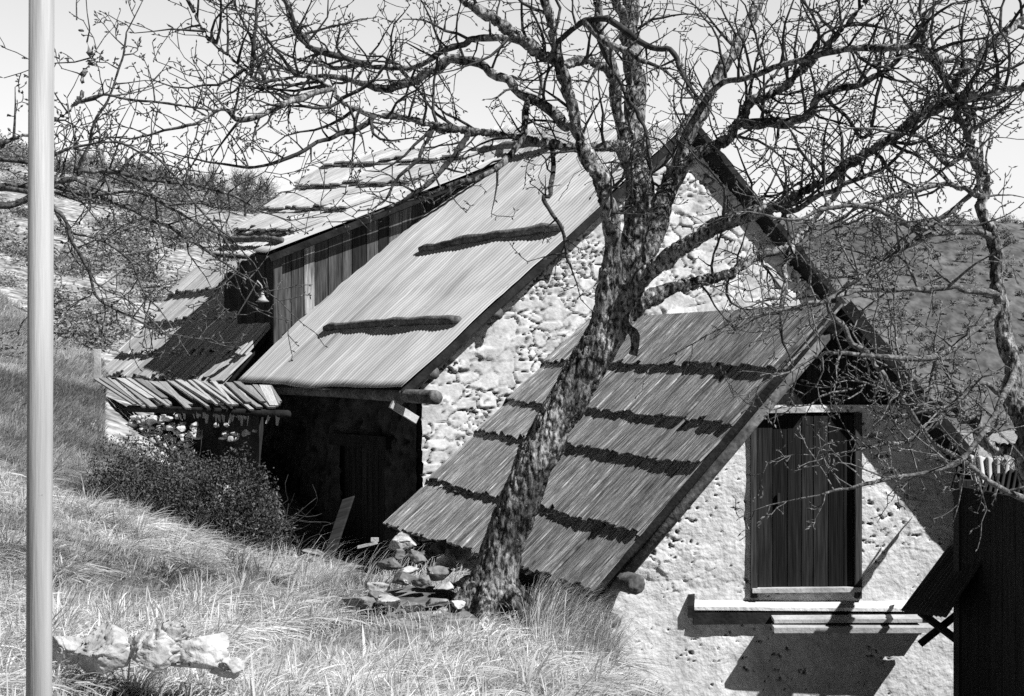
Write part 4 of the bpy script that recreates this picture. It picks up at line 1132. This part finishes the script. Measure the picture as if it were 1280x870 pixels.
# ---------------------------------------------------------------- grass and bushes
def blades(name, xs, ys, hs, ws, lean, m, zoff=0.0, tone=(.55, 1.15), label=None, flow=(.5, .1), patch=None):
    n = len(xs); z = ground_z(xs, ys) - .02 + zoff
    ang = rng.uniform(0, 2 * math.pi, n)
    # tufts lean together
    la = (fbm(xs * 1.3, ys * 1.3, 0, 91, 3) * 6) + math.atan2(flow[1], flow[0])
    bx = np.cos(la) * lean + np.cos(ang) * .45 * lean.mean(); by = np.sin(la) * lean + np.sin(ang) * .45 * lean.mean()
    px, py = -np.sin(ang), np.cos(ang)
    rows = []
    for t, wf, zf in ((0, 1, 0), (.4, .85, .52), (.75, .6, .80), (1, 0.08, .86)):
        cx_ = xs + bx * hs * t ** 1.7; cy_ = ys + by * hs * t ** 1.7
        cz = z + hs * (zf - np.clip(lean - .6, 0, 1) * t ** 2 * .7)
        rows.append((cx_ - px * ws * wf / 2, cy_ - py * ws * wf / 2, cz)); rows.append((cx_ + px * ws * wf / 2, cy_ + py * ws * wf / 2, cz))
    vs = np.stack([np.stack(r, -1) for r in rows], 1).reshape(-1, 3)
    b = np.arange(n)[:, None] * 8
    fs = np.concatenate([b + np.array([[0, 1, 3, 2]]), b + np.array([[2, 3, 5, 4]]), b + np.array([[4, 5, 7, 6]])], 0)
    tn = rng.uniform(tone[0], tone[1], n)
    if patch is not None: tn = tn * patch
    o = mesh_obj(name, vs, fs, m, None, True, tone=np.repeat(tn, 8))
    return tag(o, label, 'grass', kind='stuff')


def in_house(x, y):
    s = (x - corner[0]) * gm[0] + (y - corner[1]) * gm[1]; k = (x - corner[0]) * rm[0] + (y - corner[1]) * rm[1]
    barn_in = (s > -.1) & (k > 0)
    an = (y > 12.2) & (x > .9 - (y - 12.3) * .48 - .05)
    yard = (y > 13.2 + np.clip((-x - 1.2) * .55, -1, 1.8)) & (k > -2.3) & (s > -2.6) & (x > -3.7)
    return barn_in | an | yard

def heap(x, y):                         # trodden, stony ground by the tree foot: short grass
    return np.exp(-(((x + .68) / .55) ** 2 + ((y - 9.8) / .95) ** 2)) + np.exp(-(((x + 1.75) / .62) ** 2 + ((y - 6.15) / .6) ** 2)) + .5 * np.exp(-(((x + .15) / .3) ** 2 + ((y - 9.2) / .6) ** 2))

N = 90000
xs = rng.uniform(-5.2, 1.7, N); ys = 4.6 + 12.0 * rng.random(N) ** 1.25
ok = (np.abs(xs / ys) < .46) & (xs < .072 * ys) & ~in_house(xs, ys) & (heap(xs, ys) < .75)
xs = xs[ok]; ys = ys[ok]
green = np.clip((fbm(xs * .8, ys * .8, 0, 66, 3) + .02) * 6, 0, 1)
blades('short_grass', xs, ys, rng.uniform(.05, .16, len(xs)), rng.uniform(.004, .008, len(xs)), rng.uniform(.2, 1.2, len(xs)), M['grass'], label='short matted grass between the tufts on the near slope', flow=(.8, -.4), patch=(1 - .35 * green) * (1 - .4 * np.clip((ys - 12.4) / 1.6, 0, 1)), tone=(.75, 1.12))
# tufts: blades springing from one root and drooping outward
T = 4200
tx = rng.uniform(-5.2, 1.6, T); ty = 4.6 + 12.0 * rng.random(T) ** 1.2
ok = (np.abs(tx / ty) < .46) & (tx < .068 * ty) & ~in_house(tx, ty) & (heap(tx, ty) < .45) & (fbm(tx * .9, ty * .9, 0, 33, 3) > -.12)
tx = tx[ok]; ty = ty[ok]; size = rng.uniform(.45, 1.15, len(tx)) * (.8 + .9 * np.clip(fbm(tx * .6, ty * .6, 0, 45, 3) + .4, 0, 1))
nb = (46 * size).astype(int) + 14
xs = np.repeat(tx, nb); ys = np.repeat(ty, nb); sz = np.repeat(size, nb); n = len(xs)
ang = rng.uniform(0, 2 * math.pi, n); lean = .5 + 1.1 * rng.random(n) ** .8
rr_ = np.abs(rng.normal(0, .05, n)); fx = .45 + .2 * fbm(xs * .7, ys * .7, 0, 93, 3); 
dx = np.cos(ang) + fx; dy = np.sin(ang) - .25
x0_ = xs + np.cos(ang) * rr_; y0_ = ys + np.sin(ang) * rr_
shortn = 1 - .5 * np.exp(-(((x0_ + .75) / .55) ** 2 + ((y0_ - 8.8) / 1.1) ** 2))
hs = sz * rng.uniform(.14, .34, n) * shortn; ws = rng.uniform(.0045, .0105, n) * np.where(rng.random(n) < .08, 1.9, 1)
z = ground_z(x0_, y0_) - .02
px_, py_ = -dy, dx; nn = np.sqrt(px_ ** 2 + py_ ** 2) + .01; tw_ = rng.uniform(-.8, .8, n)
px_, py_ = px_ / nn, py_ / nn
rows = []
for t, wf in ((0, .9), (.3, 1), (.6, .8), (.85, .5), (1, .06)):
    q_ = t ** 1.6 * lean * .62
    zz = z + hs * (t * (1 - .25 * lean) - np.clip(lean - .45, 0, 1) * t ** 3 * .55)
    ox, oy, oz = px_ * ws * wf / 2, py_ * ws * wf / 2, tw_ * ws * wf / 2
    rows.append((x0_ + dx * hs * q_ - ox, y0_ + dy * hs * q_ - oy, zz - oz)); rows.append((x0_ + dx * hs * q_ + ox, y0_ + dy * hs * q_ + oy, zz + oz))
vs = np.stack([np.stack(r, -1) for r in rows], 1).reshape(-1, 3)
b = np.arange(n)[:, None] * 10
fs = np.concatenate([b + np.array([[2 * k, 2 * k + 1, 2 * k + 3, 2 * k + 2]]) for k in range(4)], 0)
green = np.clip((fbm(xs * .8, ys * .8, 0, 66, 3) + .0) * 6, 0, 1)
tn = rng.uniform(.75, 1.12, n) * (1 - .2 * green) * np.repeat(rng.uniform(.75, 1.12, len(tx)), nb) * (1 - .4 * np.clip((ys - 12.4) / 1.6, 0, 1) * np.clip((-xs - 2.5), 0, 1))
tag(mesh_obj('dry_grass', vs, fs, M['grass'], None, True, tone=np.repeat(tn, 10)), 'long pale dry tussock grass covering the near slope', 'grass', kind='stuff')
# the same turf on either side of the tussocks
N = 110000
xs = rng.uniform(-9.5, 3.2, N); ys = rng.uniform(.8, 18, N)
ok = ((np.abs(xs / ys) >= .44) | (xs >= .066 * ys)) & ~in_house(xs, ys) & (xs ** 2 + ys ** 2 > 1.5)
xs = xs[ok]; ys = ys[ok]
blades('short_grass', xs, ys, rng.uniform(.05, .15, len(xs)), rng.uniform(.005, .010, len(xs)), rng.uniform(.3, 1.2, len(xs)), M['grass'], tone=(.6, 1.05), label='short turf to either side of the tussocks on the slope', flow=(.8, -.4))
# taller stalks by the tree foot and at the wall corner
n = 2600
xs = np.r_[rng.uniform(.1, 1.0, n), rng.uniform(-2.4, -.4, 500)]; ys = np.r_[rng.uniform(8.6, 11.4, n), rng.uniform(11.5, 13.2, 500)]
ok = ~in_house(xs, ys) & (xs < .074 * ys); xs = xs[ok]; ys = ys[ok]
blades('tall_grass', xs, ys, rng.uniform(.25, .55, len(xs)), rng.uniform(.003, .006, len(xs)), rng.uniform(.2, .9, len(xs)), M['grass'], tone=(.5, 1.1), label='tall thin grass stalks round the tree foot', flow=(.6, .2))
# rough pasture on the rising slope behind
N = 260000
ys = 15 + 45 * rng.random(N) ** 1.4; xs = -ys * rng.uniform(.16, .42, N) - 1
ok = ~((ys < 27) & (xs > -7.2 - (ys - 24) * .3) & (ys > 18)) & ~in_house(xs, ys)
xs = xs[ok]; ys = ys[ok]
blades('pasture_grass', xs, ys, rng.uniform(.08, .26, len(xs)) * (ys / 25), .006 * ys / 12 * rng.uniform(.7, 1.4, len(xs)), rng.uniform(.3, 1.0, len(xs)), M['grass'], patch=.55 + .45 * np.clip((ys - 20) / 10, 0, 1) + .5 * np.clip(fbm(xs * .5, ys * .5, 0, 88, 3) * 3, -.3, .6), tone=(.5, 1.0), label='rough pasture grass on the hillside behind the low roof')


def leaf_cloud(n, rx, ry, rz, size, seed, up=.3, hollow=.5):
    r = np.random.default_rng(seed)
    d = r.normal(size=(n, 3)); d /= np.linalg.norm(d, axis=1, keepdims=True)
    rad = hollow + (1 - hollow) * r.random(n)
    lump = 1 + .55 * fbm(d[:, 0] * 2.2 + seed, d[:, 1] * 2.2, d[:, 2] * 2.2, seed, 3) * 2
    c = d * (rad * lump)[:, None] * np.array([rx, ry, rz])
    c[:, 2] = np.abs(c[:, 2] + rz * .35)
    a = r.normal(size=(n, 3)); a[:, 2] += up; a /= np.linalg.norm(a, axis=1, keepdims=True)
    b = np.cross(a, r.normal(size=(n, 3))); b /= np.linalg.norm(b, axis=1, keepdims=True)
    s = (size * r.uniform(.6, 1.4, n))[:, None]
    vs = np.stack([c - a * s, c + b * s * .4, c + a * s, c - b * s * .4], 1).reshape(-1, 3)
    fs = np.arange(n * 4).reshape(-1, 4)
    return vs, fs, np.repeat(r.uniform(.6, 1.6, n), 4)


def bush(c, r, n, size, seed, label, m='leaf'):
    c = np.asarray(c)
    t = empty('bush', c, label, 'bush', 'bushes below the lean-to')
    vs, fs, tn = leaf_cloud(n, r[0], r[1], r[2], size, seed)
    ob = mesh_obj('foliage', vs + c, fs, M[m], t, tone=tn)
    tb = Twigs(seed)
    for i in range(26):
        d = V(tb.r.gauss(0, .6), tb.r.gauss(0, .5), 1)
        tb.grow(c + V(tb.r.uniform(-.6, .6) * r[0], tb.r.uniform(-.5, .5) * r[1], -.05), unit(d), tb.r.uniform(.6, 1.15) * r[2], .008, 1, .3)
    tb.mb.build('stems', M['twig'], t)
    return t

for (px, py, y, r, n, lb) in ((180, 612, 14.6, (.80, .6, .78), 13000, 'dark small leaved bush under the left end of the lean-to'),
                              (262, 655, 14.0, (.72, .5, .85), 13000, 'dark small leaved bush in front of the lean-to middle'),
                              (316, 680, 13.8, (.42, .36, .74), 6500, 'smaller dark bush at the edge of the shaded barn entrance')):
    p = P(px, py, y); p[2] = gz(p[0], p[1])
    bush(p, r, int(n * 1.6), .018, int(px), lb)

# scrub on the hillside: a few kinds copied about
def scrub_kind(seed, tree_like):
    vs, fs, tn = leaf_cloud(900 if not tree_like else 700, .5, .5, .42 if not tree_like else .75, .03 if not tree_like else .045, seed, hollow=.2)
    if tree_like: vs[:, 2] += .35
    me_o = mesh_obj('shrub' if not tree_like else 'foliage', vs, fs, M['scrub'], None, tone=tn)
    return me_o

kinds = [scrub_kind(400 + i, False) for i in range(3)]
placed = 0; tries = 0
while placed < 150 and tries < 4000:
    tries += 1
    y = 22 + 50 * random.random() ** 1.1; x = -y * random.uniform(.15, .40)
    if (y < 29 and x > -8.2): continue
    if float(fbm(np.array(x * .1), np.array(y * .1), 0, 12, 3)) < -.16: continue
    src = kinds[placed % 3]
    o = src if placed < 3 else src.copy()
    if placed >= 3: col.objects.link(o)
    s = random.uniform(.6, 1.5) * (.7 + y / 50)
    o.location = (x, y, gz(x, y) - .1); o.scale = (s * 1.2, s, s * .8); o.rotation_euler = (0, 0, random.uniform(0, 6))
    tag(o, 'low grey scrub shrub dotted over the hillside at left', 'shrub', 'shrubs on the left hillside')
    placed += 1

av = []; at_ = []
for i in range(1700):
    r_ = rng.uniform(1.0, 2.8); v_, f_, t_ = leaf_cloud(120, r_, r_, r_ * 1.2, .35, 2000 + i % 40, hollow=.2)
    av.append(v_ + np.array([MTN[0][i], MTN[1][i], MTN[2][i] - .5])); at_.append(t_)
av = np.concatenate(av)
tag(mesh_obj('far_wood', av, np.arange(len(av)).reshape(-1, 4), M['scrub'], None, tone=np.concatenate(at_)), 'distant wood scattered over the mountainside on the right', 'wood', kind='stuff')

# trees and thickets along the skyline left, and behind the annex on the right
def small_tree(seed, h):
    root = empty('hill_tree', (0, 0, 0), 'tree', 'tree')
    t = Twigs(seed)
    t.mb.tube([V(0, 0, -.2), V(.03, .02, h * .3), V(.0, .05, h * .55)], [.09, .07, .05], 7)
    for i in range(16):
        t.grow(V(0, .03, h * t.r.uniform(.2, .5)), V(t.r.gauss(0, .6), t.r.gauss(0, .6), .9), h * t.r.uniform(.3, .6), .035, 2, .3, seg=5)
    t.mb.build('trunk', M['twig'], root)
    vs, fs, tn = leaf_cloud(1500, h * .34, h * .34, h * .3, .04, seed, hollow=.15); vs[:, 2] += h * .3
    mesh_obj('crown', vs, fs, M['scrub'], root, tone=tn)
    return root

def copy_tree(o):
    c = o.copy(); col.objects.link(c)
    for ch in o.children:
        d = ch.copy(); col.objects.link(d); d.parent = c
    return c

protos = [small_tree(500 + i, 3.0) for i in range(3)]
sites = []
for i in range(46):
    px = 80 + 275 * (i + random.random()) / 46; y = random.uniform(60, 78)
    sites.append(((px - CX) / FPX * y, y, random.uniform(.45, 1.0) * (.85 if 250 < px < 345 else .5), 'small grey tree in the row along the left skyline', 'trees on the left skyline'))
for i in range(26):
    px = random.uniform(1090, 1300); y = random.uniform(19, 34)
    sites.append(((px - CX) / FPX * y, y, random.uniform(.7, 1.1), 'scrubby tree in the thicket behind the annex on the right', 'thicket behind the annex'))
for i, (x, y, s, lb, gp) in enumerate(sites):
    o = protos[i] if i < 3 else copy_tree(protos[i % 3])
    o.location = (x, y, gz(x, y)); o.scale = (s, s, s); o.rotation_euler = (0, 0, random.uniform(0, 6))
    tag(o, lb, 'tree', gp)

# ---------------------------------------------------------------- light
SUN = unit(V(.55, -.36, .755))
el = math.asin(SUN[2]); az = math.atan2(SUN[0], SUN[1])
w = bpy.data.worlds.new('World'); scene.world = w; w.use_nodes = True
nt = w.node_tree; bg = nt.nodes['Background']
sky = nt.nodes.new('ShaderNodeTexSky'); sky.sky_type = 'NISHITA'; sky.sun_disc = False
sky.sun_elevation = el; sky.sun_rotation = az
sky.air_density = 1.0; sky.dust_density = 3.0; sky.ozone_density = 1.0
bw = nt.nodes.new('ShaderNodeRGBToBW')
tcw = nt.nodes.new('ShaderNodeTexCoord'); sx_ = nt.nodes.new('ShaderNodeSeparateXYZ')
hz = nt.nodes.new('ShaderNodeMapRange'); hz.interpolation_type = 'SMOOTHSTEP'        # sky scaled up near the horizon and down overhead, to keep shade dark
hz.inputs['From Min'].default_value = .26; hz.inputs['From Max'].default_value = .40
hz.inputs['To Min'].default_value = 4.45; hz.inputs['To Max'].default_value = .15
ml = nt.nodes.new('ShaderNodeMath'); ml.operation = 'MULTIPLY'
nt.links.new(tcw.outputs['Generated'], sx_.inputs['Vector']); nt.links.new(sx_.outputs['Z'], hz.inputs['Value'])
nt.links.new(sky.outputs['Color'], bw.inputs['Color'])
bk = nt.nodes.new('ShaderNodeMapRange'); bk.interpolation_type = 'SMOOTHSTEP'        # added mask: bright sky only ahead, dimmed behind so shaded walls go black
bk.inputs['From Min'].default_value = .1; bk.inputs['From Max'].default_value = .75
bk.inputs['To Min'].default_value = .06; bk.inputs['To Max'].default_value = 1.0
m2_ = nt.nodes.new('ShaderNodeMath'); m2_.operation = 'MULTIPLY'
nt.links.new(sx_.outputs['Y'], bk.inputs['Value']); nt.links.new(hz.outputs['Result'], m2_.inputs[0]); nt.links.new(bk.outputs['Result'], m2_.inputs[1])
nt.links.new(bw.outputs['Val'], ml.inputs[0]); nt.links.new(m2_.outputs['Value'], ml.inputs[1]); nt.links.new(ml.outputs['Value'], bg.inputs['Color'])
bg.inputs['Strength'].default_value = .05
sd = bpy.data.lights.new('sun', 'SUN'); sd.energy = 5.0; sd.angle = math.radians(.5); sd.color = (1, 1, 1)
so = bpy.data.objects.new('sun', sd); col.objects.link(so)
so.rotation_euler = Vector(tuple(-SUN)).to_track_quat('-Z', 'Y').to_euler()

scene.view_settings.view_transform = 'Standard'
try: scene.view_settings.look = 'None'
except Exception: pass
scene.view_settings.gamma = 1.0
scene.view_settings.exposure = 0.42
scene.view_settings.use_curve_mapping = False
scene.render.engine = 'CYCLES'
scene.cycles.max_bounces = 4
scene.cycles.diffuse_bounces = 1
scene.cycles.use_denoising = False
